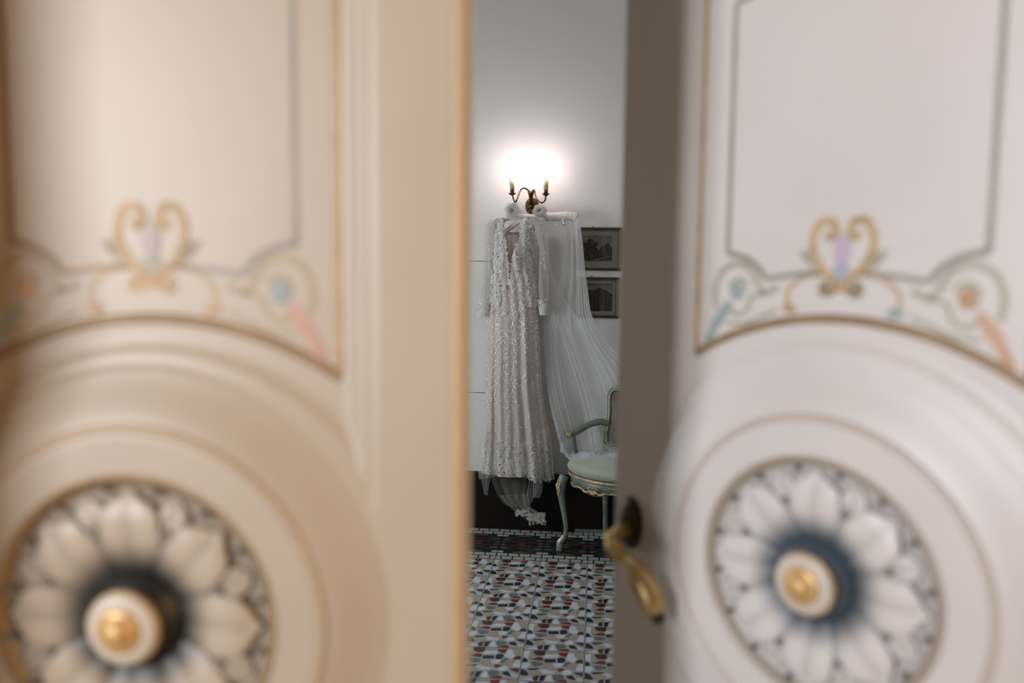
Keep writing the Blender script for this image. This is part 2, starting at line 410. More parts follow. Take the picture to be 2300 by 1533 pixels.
            # corner volute
            ribbon('volute', [(sg*a, b) for a, b in [(.098, 1.545), (.118, 1.536), (.132, 1.548), (.145, 1.570), (.170, 1.580), (.196, 1.568), (.208, 1.540), (.205, 1.510)]], .009, cols['vol'])
            ribbon('volute', [(sg*a, b) for a, b in [(.118, 1.536), (.142, 1.528), (.150, 1.508), (.168, 1.500), (.183, 1.512)]], .007, cols['vol'])
            ribbon('volute', [(sg*a, b) for a, b in [(.098, 1.510), (.122, 1.500), (.150, 1.488), (.185, 1.485)]], .006, cols['vol'])
            ribbon('volute', [(sg*a, b) for a, b in [(.150, 1.545), (.160, 1.556), (.175, 1.552), (.180, 1.538)]], .006, cols['vol'])
            fm = cols['flower'][0 if sg > 0 else 1]; bmn = cols['bell'][0 if sg > 0 else 1]; tm = cols['tail'][0 if sg > 0 else 1]
            blob('painted_flower', sg*.168, 1.537, .0125, .0145, fm)
            blob('bellflower', sg*.078, 1.5135, .012, .0075, bmn, rot=.3*sg)
            ribbon('painted_plume', [(sg*a, b) for a, b in [(.180, 1.520), (.193, 1.502), (.209, 1.476), (.219, 1.450), (.225, 1.436)]], .017, tm, lift=.0009,
                   taper=lambda t: .55+.5*math.sin(PI*min(1, t*1.6)) if t < .6 else 1.05-.8*(t-.6)/.4*1.0)
        blob('tulip', 0, 1.600, .0125, .024, cols['tulip'], lift=.0012)
        blob('tulip', 0, 1.571, .0115, .017, cols['tulip2'], lift=.0010)
        blob('bellflower', 0, 1.5475, .0095, .0085, orange, lift=.0014)
    # rings of the medallion
    for R_, wd_, m2 in ((.2385, .012, cols['ring'][1]), (.1755, .015, cols['ring'][0])):
        bm = bmesh.new(); prev = None; first = None
        for k in range(97):
            a = 2*PI*k/96; row = []
            for q, l2 in ((-1, 0), (-.4, .0025), (.4, .0025), (1, 0)):
                rr = (R_+q*wd_/2)*MS; uu, vv = MU+rr*math.cos(a), VC+rr*math.sin(a)
                row.append(bm.verts.new((s*uu, -(leafheight(uu, vv)+.0006+l2), vv)))
            if prev:
                for q in range(3): bm.faces.new((prev[q], prev[q+1], row[q+1], row[q]))
            prev = row
        obj('medallion_ring', bm, m2, root, True)
    # petals
    def petal(nm, ang, r0_, r1_, wid, lift, point, base):
        nL, nW = 14, 10; V = []; C = []
        for i in range(nL+1):
            t = i/nL; rr = r0_+(r1_-r0_)*t
            wv = wid*(math.sin(PI*min(t*.62+.16, 1)))**.8*(1-smooth01((t-.72)/.28)**(2 if point else 4)*(1. if point else .82))
            for j in range(nW+1):
                q = j/nW*2-1; du = q*wv/2; ca, sa = math.cos(ang), math.sin(ang)
                uu = rr*ca-du*sa; vv = rr*sa+du*ca
                h_ = MW-.012+lift*smooth01((rr-.04)/.08)*(1-.5*smooth01((rr-.13)/.03))-.0035*(1-abs(q))**2+.004*math.cos(q*PI/2)
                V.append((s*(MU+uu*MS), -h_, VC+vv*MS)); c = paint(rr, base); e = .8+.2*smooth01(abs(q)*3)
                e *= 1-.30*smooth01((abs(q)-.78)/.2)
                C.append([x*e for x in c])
        F = [(i*(nW+1)+j, i*(nW+1)+j+1, (i+1)*(nW+1)+j+1, (i+1)*(nW+1)+j) for i in range(nL) for j in range(nW)]
        me = bpy.data.meshes.new(nm); me.from_pydata(V, [], F); me.update(); setcol(me, C)
        bm = bmesh.new(); bm.from_mesh(me); bmesh.ops.recalc_face_normals(bm, faces=bm.faces); bm.to_mesh(me); bm.free()
        return link(nm, me, attr_m, root, True)
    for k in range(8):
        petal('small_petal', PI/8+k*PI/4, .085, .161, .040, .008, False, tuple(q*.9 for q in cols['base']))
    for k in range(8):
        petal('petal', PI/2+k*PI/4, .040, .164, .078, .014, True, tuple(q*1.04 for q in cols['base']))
    ddots = []
    for k in range(8):
        a = PI/8+k*PI/4
        ddots += [(math.cos(a)*.118, VC+math.sin(a)*.118, .0062), (math.cos(a+.20)*.163, VC+math.sin(a+.20)*.163, .0042), (math.cos(a-.20)*.163, VC+math.sin(a-.20)*.163, .0042)]
    bm = bmesh.new()
    for cu, cv, ru in ddots:
        ring = [bm.verts.new((s*(MU+cu*MS+math.cos(2*PI*k/10)*ru), -(MW+.004), VC+(cv-VC)*MS+math.sin(2*PI*k/10)*ru)) for k in range(10)]
        ring2 = [bm.verts.new((v.co.x, -(MW-.013), v.co.z)) for v in ring]
        bm.faces.new(ring)
        for k in range(10): bm.faces.new((ring[k], ring[(k+1) % 10], ring2[(k+1) % 10], ring2[k]))
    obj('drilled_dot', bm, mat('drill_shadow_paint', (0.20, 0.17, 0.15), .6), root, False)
    # centre boss
    def ld(nm, prof, m):
        bm = bmesh.new(); lathe(bm, [(r*MS, -(h+MW)) for r, h in prof], s*MU, 0, VC, 40, 'y'); return obj(nm, bm, m, root, True)
    ld('flower_heart', [(.066, -.012), (.058, -.004), (.050, .006), (.043, .012), (.038, .013)], mat('heart_paint' if s > 0 else 'heart_paint_blue', HC, .5))
    ld('boss_disc', [(.036, .008), (.0435, .013), (.0445, .021), (.040, .0265), (.030, .028), (.0, .028)], mat('boss_cream', (0.56, 0.49, 0.40), .45))
    ld('boss_rim', [(.0430, .012), (.0456, .014), (.0462, .018), (.0450, .0222), (.0425, .022)], gold)
    ld('boss_knob', [(.0265, .027), (.0275, .030), (.0235, .0325), (.017, .0325), (.016, .035), (.012, .0395), (.006, .042), (.0, .0425)], mat('boss_gold', (0.62, 0.38, 0.15), .42, metal=.3))
    return root
dl = door('door_1', (-.5557626, .940371, 0), .004842, 1, dict(base=(0.43, 0.355, 0.272), heartcol=(.010, .009, .006), line=(grey_line, gold_dark), heart=ochre, tulip2=mat('paint_grey_green', (0.33, 0.30, 0.23), .5), wing=olive, curl=ochre, vol=mat('paint_pale_ochre', (0.40, 0.31, 0.19), .5, var=.2, vscale=40),  # darker, warmer base: the left leaf's dimmer, warmer light is put into its paint
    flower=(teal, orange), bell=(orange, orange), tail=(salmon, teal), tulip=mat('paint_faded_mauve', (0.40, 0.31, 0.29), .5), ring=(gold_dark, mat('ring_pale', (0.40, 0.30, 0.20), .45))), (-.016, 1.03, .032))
dr = door('door_2', (.338700, 1.171671, 0), -.736921, -1, dict(base=(0.62, 0.56, 0.515), heartcol=(.045, .065, .085), line=(grey_line, grey_line), heart=ochre, tulip2=greyblue, wing=sage, curl=olive, vol=sage,
    flower=(teal, orange), bell=(orange, teal), tail=(teal, mat('paint_apricot', (0.56, 0.34, 0.22), .5, var=.2, vscale=40)), tulip=mauve, ring=(mat('ring_taupe', (0.36, 0.29, 0.23), .45), mat('ring_light', (0.49, 0.41, 0.35), .45))), (.006, 1.0, .024))
# gilt closing bead on the free edge of the left leaf
o = box('closing_bead', .386, .3985, -.004, .05, .012, 2.40, edge_gold, dl, .003)
# brass lever handle on the right leaf (its free edge is at local x=-.4)
brass = mat('aged_brass', (0.62, 0.45, 0.20), .36, metal=.75, var=.35, vscale=35)
bronze = mat('dark_bronze', (0.055, 0.040, 0.018), .45, metal=.7, var=.3, vscale=35)
hr = empty('door_handle'); hr.parent = dr
bm = bmesh.new(); lathe(bm, [(.0, -.0115), (.012, -.011), (.020, -.009), (.0255, -.005), (.028, 0)], 0, 0, 0, 28, 'y')
for v in bm.verts: v.co.z *= 1.75
ro = obj('rose_plate', bm, bronze, hr, True); ro.location = (-.362, 0, 1.115)
bm = bmesh.new()
tube(bm, [(-.362, -.004, 1.105), (-.364, -.030, 1.104), (-.362, -.050, 1.098), (-.352, -.058, 1.088)], [.0145, .012, .015, .016], 14)
obj('neck', bm, brass, hr, True)
bm = bmesh.new(); c = crom([(-.356, -.056, 1.094), (-.343, -.060, 1.082), (-.322, -.060, 1.071), (-.300, -.062, 1.060), (-.278, -.064, 1.040), (-.262, -.062, 1.018), (-.2525, -.058, 1.000)], 4)
rr = np.interp(np.linspace(0, 1, len(c)), [0, .15, .3, .42, .6, .8, .95, 1], [.015, .017, .013, .016, .0225, .0235, .019, .010])
tube(bm, c, list(rr), 16); obj('lever', bm, brass, hr, True)
bm = bmesh.new(); bmesh.ops.create_uvsphere(bm, u_segments=14, v_segments=10, radius=.012)
e = obj('lever_tip', bm, bronze, hr, True); e.location = (-.254, -.056, .992)
bm = bmesh.new()
for q in range(5):
    a = 2*PI*q/5; tube(bm, [(-.346+.008*math.cos(a), -.066, 1.086+.010*math.sin(a)), (-.340+.014*math.cos(a), -.070, 1.083+.016*math.sin(a))], [.005, .002], 8)
obj('acanthus_leaf', bm, brass, hr, True)

# ================================================================== SCONCE
sc_b = mat('sconce_bronze', (0.13, 0.07, 0.022), .3, metal=.85, var=.5, vscale=70, bump=.3, bscale=160)
candle_m = mat('candle_ivory', (0.62, 0.47, 0.27), .5, var=.2, vscale=30)
YS = 4.585
sc = empty('wall_sconce', tuple(at(1195, 462, YW)))
tag(sc, 'bronze two-armed candle sconce lit on the wall above the gown', 'wall lamp')
def rel(px, py, Y, root): return at(px, py, Y)-Vector(root.location)
bm = bmesh.new()
c0 = rel(1195, 462, YW, sc)
lathe(bm, [(.0, -.040), (.012, -.038), (.018, -.030), (.026, -.026), (.034, -.018), (.039, -.010), (.040, 0)], 0, 0, 0, 24, 'y')
for v in bm.verts: v.co.z *= 1.2
obj('back_plate', bm, sc_b, sc, True)
bm = bmesh.new()
for k in range(10):
    a = 2*PI*k/10; bmesh.ops.create_icosphere(bm, subdivisions=1, radius=.0065, matrix=Matrix.Translation((.026*math.cos(a), -.024, .029*math.sin(a))))
obj('relief_bead', bm, sc_b, sc, True)
bm = bmesh.new(); P3 = [rel(1196, 478, 4.655, sc), rel(1198, 492-8, 4.655, sc), rel(1197, 482, 4.66, sc)]
tube(bm, [rel(1195, 470, 4.65, sc), rel(1197, 477, 4.645, sc), rel(1198, 482, 4.65, sc)], [.026, .022, .012], 14, .5); obj('pendant_scroll', bm, sc_b, sc, True)
bm = bmesh.new()
tube(bm, [rel(1194, 456, 4.64, sc), rel(1193, 446, 4.62, sc), rel(1191, 436, 4.61, sc), rel(1190, 430, 4.605, sc)], [.022, .012, .011, .014], 14)
tube(bm, [rel(1194, 444, 4.62, sc), rel(1195.5, 434, 4.61, sc), rel(1196.5, 426, 4.61, sc)], [.007, .005, .003], 8)
obj('stem', bm, sc_b, sc, True)
armsL = [(1191, 433), (1187, 428), (1181, 423.5), (1175, 422.5), (1170, 426), (1166, 434), (1162.5, 444), (1160, 450.5), (1157.5, 453), (1155, 450.5), (1152.5, 444), (1150.5, 437)]
armsR = [(1193, 449), (1196, 440), (1198, 429), (1199.5, 426), (1201, 431), (1203, 440), (1207, 448), (1212, 453), (1217, 455), (1222, 452.5), (1225, 447), (1226, 438)]
bulbs = []
for pts, top, side in ((armsL, (1148.8, 402), -1), (armsR, (1226, 402), 1)):
    n_ = len(pts); q = [tuple(rel(x, y, 4.62-.11*smooth01(i/(n_-1)*1.4), sc)) for i, (x, y) in enumerate(pts)]
    bm = bmesh.new(); tube(bm, crom(q, 4), .0046, 10); obj('arm', bm, sc_b, sc, True)
    e = q[-1]; Yl = e[1]
    b0 = Vector(e); tp = rel(top[0], top[1], Yl+sc.location.y, sc)
    bm = bmesh.new(); lathe(bm, [(.004, -.006), (.014, .000), (.0215, .006), (.0225, .0085), (.015, .004), (.006, .003)], b0.x, b0.y, b0.z, 24); obj('drip_pan', bm, sc_b, sc, True)
    bm = bmesh.new(); lathe(bm, [(.004, .004), (.009, .009), (.0125, .016), (.012, .021), (.0095, .024), (.012, .030), (.013, .034), (.009, .034)], b0.x, b0.y, b0.z, 20); obj('candle_cup', bm, sc_b, sc, True)
    bm = bmesh.new(); tube(bm, [Vector((b0.x, b0.y, b0.z+.030)), Vector((tp.x, tp.y, tp.z))], .013, 16); obj('candle_sleeve', bm, candle_m, sc, True)
    bm = bmesh.new(); lathe(bm, [(.004, 0), (.0085, .008), (.0115, .020), (.0095, .034), (.005, .048), (.001, .058)], tp.x, tp.y, tp.z, 16)
    obj('bulb', bm, mat('lit_bulb', (1, .9, .8), .3, emit=(1, .88, .84, 12)), sc, True)
    l = bpy.data.lights.new('bulb_light', 'POINT'); l.energy = 1.8; l.color = (1.0, .86, .84); l.shadow_soft_size = .03
    lo = bpy.data.objects.new('bulb_light', l); COL.objects.link(lo); lo.location = Vector(sc.location)+tp+Vector((0, .0, .075)); bulbs.append(lo)

# ================================================================== GOWN
tulle_nude = mat('gown_nude_lining', (0.55, 0.475, 0.43), .8, var=.12, vscale=12, transl=.25)
lace_m = mat('gown_lace', (0.73, 0.70, 0.67), .75, transl=.2, bump=.2, bscale=300)
bead_m = mat('gown_sequins', (0.95, 0.92, 0.88), .3)
bead_d = mat('gown_sequins_matt', (0.80, 0.74, 0.69), .4)
sheer = mat('gown_sheer_tulle', (0.60, 0.57, 0.55), .8, alpha=.42, transl=.4)
sheer_hem = mat('gown_hem_tulle', (0.68, 0.69, 0.67), .8, alpha=.22, transl=.4)
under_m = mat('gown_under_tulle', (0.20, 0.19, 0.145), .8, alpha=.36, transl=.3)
nude_mesh = mat('gown_illusion_mesh', (0.50, 0.37, 0.32), .8, alpha=.5, transl=.3)
satin = mat('padded_satin', (0.72, 0.62, 0.58), .35, sheen=.3)
organza = mat('organza_bow', (0.52, 0.505, 0.475), .5, alpha=.5, transl=.3)
YG = 4.56
gown = empty('wedding_gown', tuple(at(1160, 1075, YG)))
tag(gown, 'long-sleeved beaded lace wedding gown on a padded hanger below the sconce', 'dress')
G0 = Vector(gown.location)
BODY = [  # y, left, right
(488, 1124, 1206), (500, 1108, 1204), (520, 1107, 1201), (545, 1107, 1198), (575, 1106, 1198), (600, 1104, 1198), (622, 1103, 1201),
(640, 1102, 1204), (665, 1100, 1207), (700, 1098, 1209), (740, 1095, 1211), (800, 1093, 1214), (860, 1091, 1217), (900, 1090, 1222),
(950, 1089, 1230), (1000, 1086, 1236), (1040, 1085, 1240), (1072, 1084, 1243)]
def folds(ph, y):
    k = smooth01((y-640)/160.)
    f = .5*math.sin(ph*7+.8+.0012*(y-700))+.35*math.sin(ph*12.3+1.9)+.25*math.sin(ph*19+.3*math.sin(y*.01))
    return f*(.012+.020*smooth01((y-700)/350))*k + (1-k)*(.004*math.sin(ph*17+y*.03))
def gp(y, ph, off=0, dx=0):
    """point of the gown surface at photo height y and section angle ph (front = PI/2 -> towards the viewer)"""
    xl, xr = lerp(BODY, y); dep = float(np.interp(y, [488, 520, 570, 620, 650, 720, 900, 1075], [.030, .05, .075, .055, .055, .075, .085, .095]))
    a = at(xl, y, YG); b = at(xr, y, YG); c = (a+b)/2; hw = (b.x-a.x)/2
    f = folds(ph, y)
    cs, sn = math.cos(ph), math.sin(ph)
    bust = 0
    if 530 < y < 625:
        for bxx in (-.36, .36): bust += .022*math.exp(-((cs-bxx)/.26)**2)*math.exp(-((y-582)/24)**2)*max(sn, 0)
    hw2 = hw*(1+.0*f)+off*abs(cs)
    return Vector((c.x+hw2*cs+dx, c.y-(dep+f+bust+off)*sn, c.z))
def neck_edge(y):
    """V neckline: left and right edge in photo x"""
    return (float(np.interp(y, [488, 505, 520, 560, 600, 632], [1131, 1133, 1135, 1142, 1147, 1146])),
            float(np.interp(y, [488, 505, 520, 545, 575, 600, 632], [1170, 1172, 1170, 1164, 1154, 1151, 1147.5])))
# body: a closed sleeve of cloth, open along the V
nph = 128; rows = []; ys = list(np.linspace(489, 640, 50))+list(np.linspace(644, 1062, 90))
V = []; F = []
for y in ys:
    for k in range(nph):
        V.append(tuple(gp(y, 2*PI*k/nph)-G0))
for i in range(len(ys)-1):
    for k in range(nph):
        ph = 2*PI*(k+.5)/nph; y = (ys[i]+ys[i+1])/2
        if y < 634 and math.sin(ph) > 0:
            xl, xr = lerp(BODY, y); xx = (xl+xr)/2+(xr-xl)/2*math.cos(ph); a, b = neck_edge(y)
            if a < xx < b: continue
        if y < 520 and math.sin(ph) <= 0 and abs(math.cos(ph)) < .5: continue
        k2 = (k+1) % nph; F.append((i*nph+k, (i+1)*nph+k, (i+1)*nph+k2, i*nph+k2))
me = bpy.data.meshes.new('gown_body'); me.from_pydata(V, [], F); me.update()
link('gown_body', me, tulle_nude, gown)
# illusion mesh filling the V
V = []; F = []; yy = np.linspace(528, 632, 16)
for y in yy:
    a, b = neck_edge(y); xl, xr = lerp(BODY, y)
    for q in range(7):
        x = a+(b-a)*q/6; ph = math.acos(max(-1, min(1, (x-(xl+xr)/2)/((xr-xl)/2)))); V.append(tuple(gp(y, ph, -.006)-G0))
for i in range(len(yy)-1):
    for q in range(6): F.append((i*7+q, i*7+q+1, (i+1)*7+q+1, (i+1)*7+q))
me = bpy.data.meshes.new('illusion_insert'); me.from_pydata(V, [], F); me.update(); link('illusion_insert', me, nude_mesh, gown)
# sheer shoulders and sleeves
def sleeve(name, tab, Yc, dep, m, wob=0.5):
    P = []
    yy = np.linspace(tab[0][0], tab[-1][0], 46)
    for y in yy:
        a, b = lerp(tab, y); A = at(a, y, Yc); B = at(b, y, Yc); c = (A+B)/2; hw = (B.x-A.x)/2
        P.append([Vector((c.x+hw*math.cos(t)*(1+.05*wob*math.sin(5*t+y*.06)), c.y-(dep+.004*math.sin(4*t+y*.05))*math.sin(t), c.z))-G0 for t in [2*PI*k/32 for k in range(32)]])
    return gridmesh(name, P, m, gown, closed=True)
SL = [(493, 1100, 1126), (505, 1092, 1118), (520, 1089, 1112), (560, 1089, 1109), (600, 1088, 1106), (640, 1084, 1103), (665, 1080, 1101), (690, 1075, 1099), (709, 1073, 1099)]
SR = [(489, 1190, 1222), (497, 1196, 1227), (520, 1204, 1229), (560, 1212, 1231), (600, 1211, 1233), (650, 1209, 1233), (690, 1212, 1230), (703, 1215, 1228)]
sleeve('sleeve', SL, 4.55, .030, sheer); sleeve('sleeve', SR, 4.53, .030, sheer)
# lace motifs: small raised flowers with petals, joined into one applique part per zone
def basis(y, ph):
    p = gp(y, ph, .004); q = gp(y, ph+.02, .004); r = gp(y+3, ph, .004)
    ax = (p-q).normalized(); az = (p-r).normalized(); n = az.cross(ax).normalized()
    if n.y > 0: n = -n
    return p, ax, az, n
def px2ph(x, y):
    xl, xr = lerp(BODY, y); c = (x-(xl+xr)/2)/((xr-xl)/2); return math.acos(max(-.995, min(.995, c)))
def flower(V, F, p, ax, az, n, r, petals, rot):
    for k in range(petals):
        a = rot+2*PI*k/petals; ca, sa = math.cos(a), math.sin(a)
        d = ax*ca+az*sa; t = az*ca-ax*sa; b = len(V)
        V.extend([tuple(p+d*r*.15+n*.0012), tuple(p+d*r*.62+t*r*.30+n*.0030), tuple(p+d*r+n*.0014), tuple(p+d*r*.62-t*r*.30+n*.0030)])
        F.append((b, b+1, b+2, b+3))
def leafsprig(V, F, p, ax, az, n, ln, rot, wd):
    d = ax*math.cos(rot)+az*math.sin(rot); t = az*math.cos(rot)-ax*math.sin(rot); b = len(V)
    V.extend([tuple(p), tuple(p+d*ln*.5+t*wd+n*.003), tuple(p+d*ln), tuple(p+d*ln*.5-t*wd+n*.0015)]); F.append((b, b+1, b+2, b+3))
def lace_part(name, cells, m, seed, rmin=.006, rmax=.013):
    rnd = random.Random(seed); V = []; F = []
    for x, y in cells:
        ph = px2ph(x, y); p, ax, az, n = basis(y, ph); p = p-G0
        flower(V, F, p+n*.002, ax, az, n, rnd.uniform(rmin, rmax), rnd.choice((5, 6, 6)), rnd.random()*6)
        for _ in range(2): leafsprig(V, F, p+n*.001, ax, az, n, rnd.uniform(.012, .022), rnd.random()*6.28, .003)
    me = bpy.data.meshes.new(name); me.from_pydata(V, [], F); me.update()
    o = link(name, me, m, gown, False); o['kind'] = 'stuff'; return o
rnd = random.Random(3)
cells = []
for y in np.arange(492, 634, 3.6):                 # bodice: along the V and over the cups
    a, b = neck_edge(y); xl, xr = lerp(BODY, y)
    for x in np.arange(xl+1, xr-1, 4.4):
        x += rnd.uniform(-1.6, 1.6)
        if a-1 < x < b+1: continue
        dn = min(abs(x-a), abs(x-b)); cup = 545 < y < 625
        prob = .95 if dn < 13 else (.8 if (cup and 1116 < x < 1187) else (.22 if y < 560 else .30))
        if rnd.random() < prob: cells.append((x, y+rnd.uniform(-1.5, 1.5)))
lace_part('bodice_lace', cells, lace_m, 5)
cells = []
for y in np.arange(618, 712, 4.0):                 # waist and hip appliques
    xl, xr = lerp(BODY, y)
    for x in np.arange(xl+1, xr-1, 5.0):
        x += rnd.uniform(-2, 2); pn = noise.noise(Vector((x*.045, y*.05, 3.3)))
        lim = -.25 if y < 655 else (.02+.004*(y-655))
        if 1140 < x < 1155 and y > 640: lim += .35
        if pn > lim or (x > 1180 and y < 690 and pn > -.2): cells.append((x, y+rnd.uniform(-2, 2)))
lace_part('waist_lace', cells, lace_m, 6)
bm = bmesh.new(); tube(bm, [gp(637, px2ph(x, 637), .006)-G0 for x in np.linspace(1104, 1202, 26)], .0035, 8); obj('waist_seam', bm, lace_m, gown, True)
# keyhole ornaments at the bottom of the V
bm = bmesh.new()
for x, y in ((1146, 598), (1149, 612), (1146, 624)):
    tube(bm, [gp(y, px2ph(x-5, y), .006)-G0, gp(y+3, px2ph(x, y+3), .009)-G0, gp(y, px2ph(x+6, y), .006)-G0], .0018, 6)
obj('front_lacing', bm, lace_m, gown, True)['kind'] = 'stuff'
# lace hem band with scallops + sheer tulle godets
def scal(ph, y0=1055): return 0
cells = []
for y in np.arange(985, 1072, 4.2):
    xl, xr = lerp(BODY, y)
    for x in np.arange(xl, xr, 4.6):
        x += rnd.uniform(-2, 2); hem = float(np.interp(x, [1084, 1100, 1112, 1130, 1150, 1165, 1180, 1200, 1222, 1243], [1066, 1058, 1053, 1053, 1056, 1057, 1063, 1069, 1072, 1071]))+2.5*math.sin(x*.55)
        if y < hem-1 and rnd.random() < (.25+.75*smooth01((y-990)/50)): cells.append((x, y))
lace_part('hem_lace', cells, mat('gown_hem_lace', (0.70, 0.69, 0.67), .75, transl=.2), 9, .005, .010)
# sequins: several thousand tiny discs scattered in streaks
def sequins(name, count, region, m, seed, size=.0016):
    rnd = random.Random(seed); V = []; F = []; k = 0
    while k < count:
        x, y = region(rnd)
        xl, xr = lerp(BODY, y)
        if not (xl+1 < x < xr-1): continue
        if y < 632:
            a, b = neck_edge(y)
            if a < x < b: continue
        d = noise.noise(Vector((x*.09, y*.018, 1.7)))+.5*noise.noise(Vector((x*.25, y*.12, 7.1)))
        if d < rnd.uniform(-.45, .35): continue
        ph = px2ph(x, y); p, ax, az, n = basis(y, ph); p = p-G0+n*.0028; s_ = size*rnd.uniform(.7, 1.35); b = len(V)
        tl = n*rnd.uniform(-.5, .5)
        V.extend([tuple(p+ax*s_+tl*s_), tuple(p+az*s_), tuple(p-ax*s_-tl*s_), tuple(p-az*s_)]); F.append((b, b+1, b+2, b+3)); k += 1
    me = bpy.data.meshes.new(name); me.from_pydata(V, [], F); me.update(); o = link(name, me, m, gown, False); o['kind'] = 'stuff'
sequins('skirt_beading', 6500, lambda r: (r.uniform(1086, 1240), r.uniform(650, 1062)), bead_d, 1, .0015)
sequins('skirt_sequins', 800, lambda r: (r.uniform(1088, 1232), r.triangular(640, 1060, 720)), bead_m, 2, .0026)
sequins('bodice_sequins', 380, lambda r: (r.choice((r.gauss(1180, 7), r.gauss(1118, 8), r.uniform(1104, 1200))), r.uniform(490, 650)), bead_m, 4, .0025)
# bead string down the right of the V
V = []; F = []
for i, (x, y) in enumerate(crom([(1180, 492), (1179, 515), (1183, 540), (1192, 550), (1196, 575), (1186, 582), (1187, 600)], 12)):
    p, ax, az, n = basis(y, px2ph(x, y)); p = p-G0+n*.004+ax*random.uniform(-.006, .006); b = len(V); s_ = .0026
    V.extend([tuple(p+ax*s_), tuple(p+az*s_), tuple(p-ax*s_), tuple(p-az*s_)]); F.append((b, b+1, b+2, b+3))
me = bpy.data.meshes.new('bead_string'); me.from_pydata(V, [], F); me.update(); link('bead_string', me, bead_m, gown, False)
# sheer outer tulle of the hem (flares to the left and hangs lower in points)
def sheet(name, left, right, Ya, Yb, m, nu=60, nv=40, amp=.012, fr=9, root=None, foldx=0, phase=0, base=None):
    """cloth between two photo curves (x, y), hung at depth Ya (left) .. Yb (right)"""
    Lc = crom(left, 8); Rc = crom(right, 8); P = []
    for i in range(nv+1):
        t = i/nv; a = Lc[min(int(t*(len(Lc)-1)), len(Lc)-1)]; b = Rc[min(int(t*(len(Rc)-1)), len(Rc)-1)]
        ta = t*(len(Lc)-1); ia = min(int(ta), len(Lc)-2); a = Lc[ia]*(1-(ta-ia))+Lc[ia+1]*(ta-ia)
        tb = t*(len(Rc)-1); ib = min(int(tb), len(Rc)-2); b = Rc[ib]*(1-(tb-ib))+Rc[ib+1]*(tb-ib)
        row = []
        for j in range(nu+1):
            q = j/nu; qq = q+foldx*math.sin(2*PI*fr*q+phase+1.1*math.sin(2.2*t))*math.sin(PI*q)**.3
            x = a[0]+(b[0]-a[0])*qq; y = a[1]+(b[1]-a[1])*qq
            ya = a[2] if len(a) > 2 else Ya; yb = b[2] if len(b) > 2 else Yb
            Y = ya+(yb-ya)*q+amp*math.cos(2*PI*fr*q+phase+1.1*math.sin(2.2*t))*math.sin(PI*min(max(q, 0), 1))**.3
            row.append(at(x, y, Y)-base)
        P.append(row)
    return gridmesh(name, P, m, root)
sheet('hem_tulle', [(1086, 960), (1080, 1020), (1074, 1060), (1076, 1076)], [(1150, 1012), (1152, 1034), (1155, 1058), (1160, 1062)], 4.50, 4.45, sheer_hem, amp=.012, fr=5, root=gown, base=G0)
sheet('hem_tulle', [(1150, 1008), (1152, 1030), (1158, 1052), (1160, 1060)], [(1233, 955), (1240, 1010), (1243, 1060), (1245, 1076)], 4.45, 4.50, sheer_hem, amp=.012, fr=5, root=gown, base=G0)
sheet('hem_tulle', [(1078, 1050), (1080, 1070), (1085, 1095), (1087, 1110)], [(1104, 1052), (1102, 1070), (1097, 1095), (1096, 1113)], 4.52, 4.52, sheer_hem, nu=20, nv=14, amp=.008, fr=2, root=gown, base=G0)
# inner layers of the train seen below the hem
sheet('train_lining', [(1096, 1045), (1103, 1075), (1114, 1103), (1128, 1126), (1138, 1136)], [(1190, 1050), (1190, 1080), (1186, 1110), (1176, 1130), (1168, 1138)], 4.58, 4.58, under_m, nu=60, nv=30, amp=.005, fr=3, root=gown, base=G0)
sheet('train_lining', [(1112, 1050), (1122, 1080), (1132, 1105), (1140, 1122)], [(1180, 1050), (1181, 1085), (1178, 1112), (1170, 1130)], 4.55, 4.55, under_m, nu=50, nv=24, amp=.004, fr=2, root=gown, base=G0)
sheet('train_tulle', [(1184, 1055), (1187, 1085), (1178, 1125), (1170, 1150), (1178, 1166)], [(1218, 1058), (1216, 1085), (1196, 1125), (1186, 1150), (1192, 1160)], 4.56, 4.56, sheer_hem, nu=50, nv=34, amp=.012, fr=5, root=gown, base=G0)
sheet('train_tulle', [(1122, 1112), (1135, 1128), (1150, 1142), (1166, 1156)], [(1186, 1108), (1188, 1124), (1192, 1140), (1204, 1152)], 4.57, 4.55, sheer_hem, nu=40, nv=20, amp=.010, fr=4, root=gown, base=G0)
sheet('train_tulle', [(1196, 1060), (1197, 1085), (1197, 1105), (1197, 1117)], [(1220, 1060), (1220, 1085), (1217, 1105), (1212, 1118)], 4.53, 4.53, sheer_hem, nu=30, nv=14, amp=.010, fr=4, root=gown, base=G0)
sheet('train_lace', [(1160, 1150), (1175, 1152), (1186, 1160), (1188, 1180)], [(1188, 1138), (1206, 1148), (1216, 1160), (1221, 1173)], 4.54, 4.54, mat('train_lace_m', (0.42, 0.42, 0.40), .75, alpha=.8, transl=.2), nu=40, nv=20, amp=.014, fr=4, root=gown, base=G0)
V = []; F = []; rnd = random.Random(31)
for k in range(150):
    t = rnd.random(); x = 1186+t*36+rnd.uniform(-4, 4); y = 1156+rnd.uniform(-6, 22)*(.4+.6*t)
    if k % 4 == 0: x = rnd.uniform(1158, 1190); y = rnd.uniform(1145, 1158)
    p = at(x, y, 4.52)-G0; flower(V, F, p, Vector((1, 0, 0)), Vector((0, 0, 1)), Vector((0, -1, 0)), rnd.uniform(.005, .010), 5, rnd.random()*6)
me = bpy.data.meshes.new('train_lace_flowers'); me.from_pydata(V, [], F); me.update(); link('train_lace_flowers', me, mat('train_lace_f', (0.45, 0.45, 0.43), .75), gown, False)['kind'] = 'stuff'
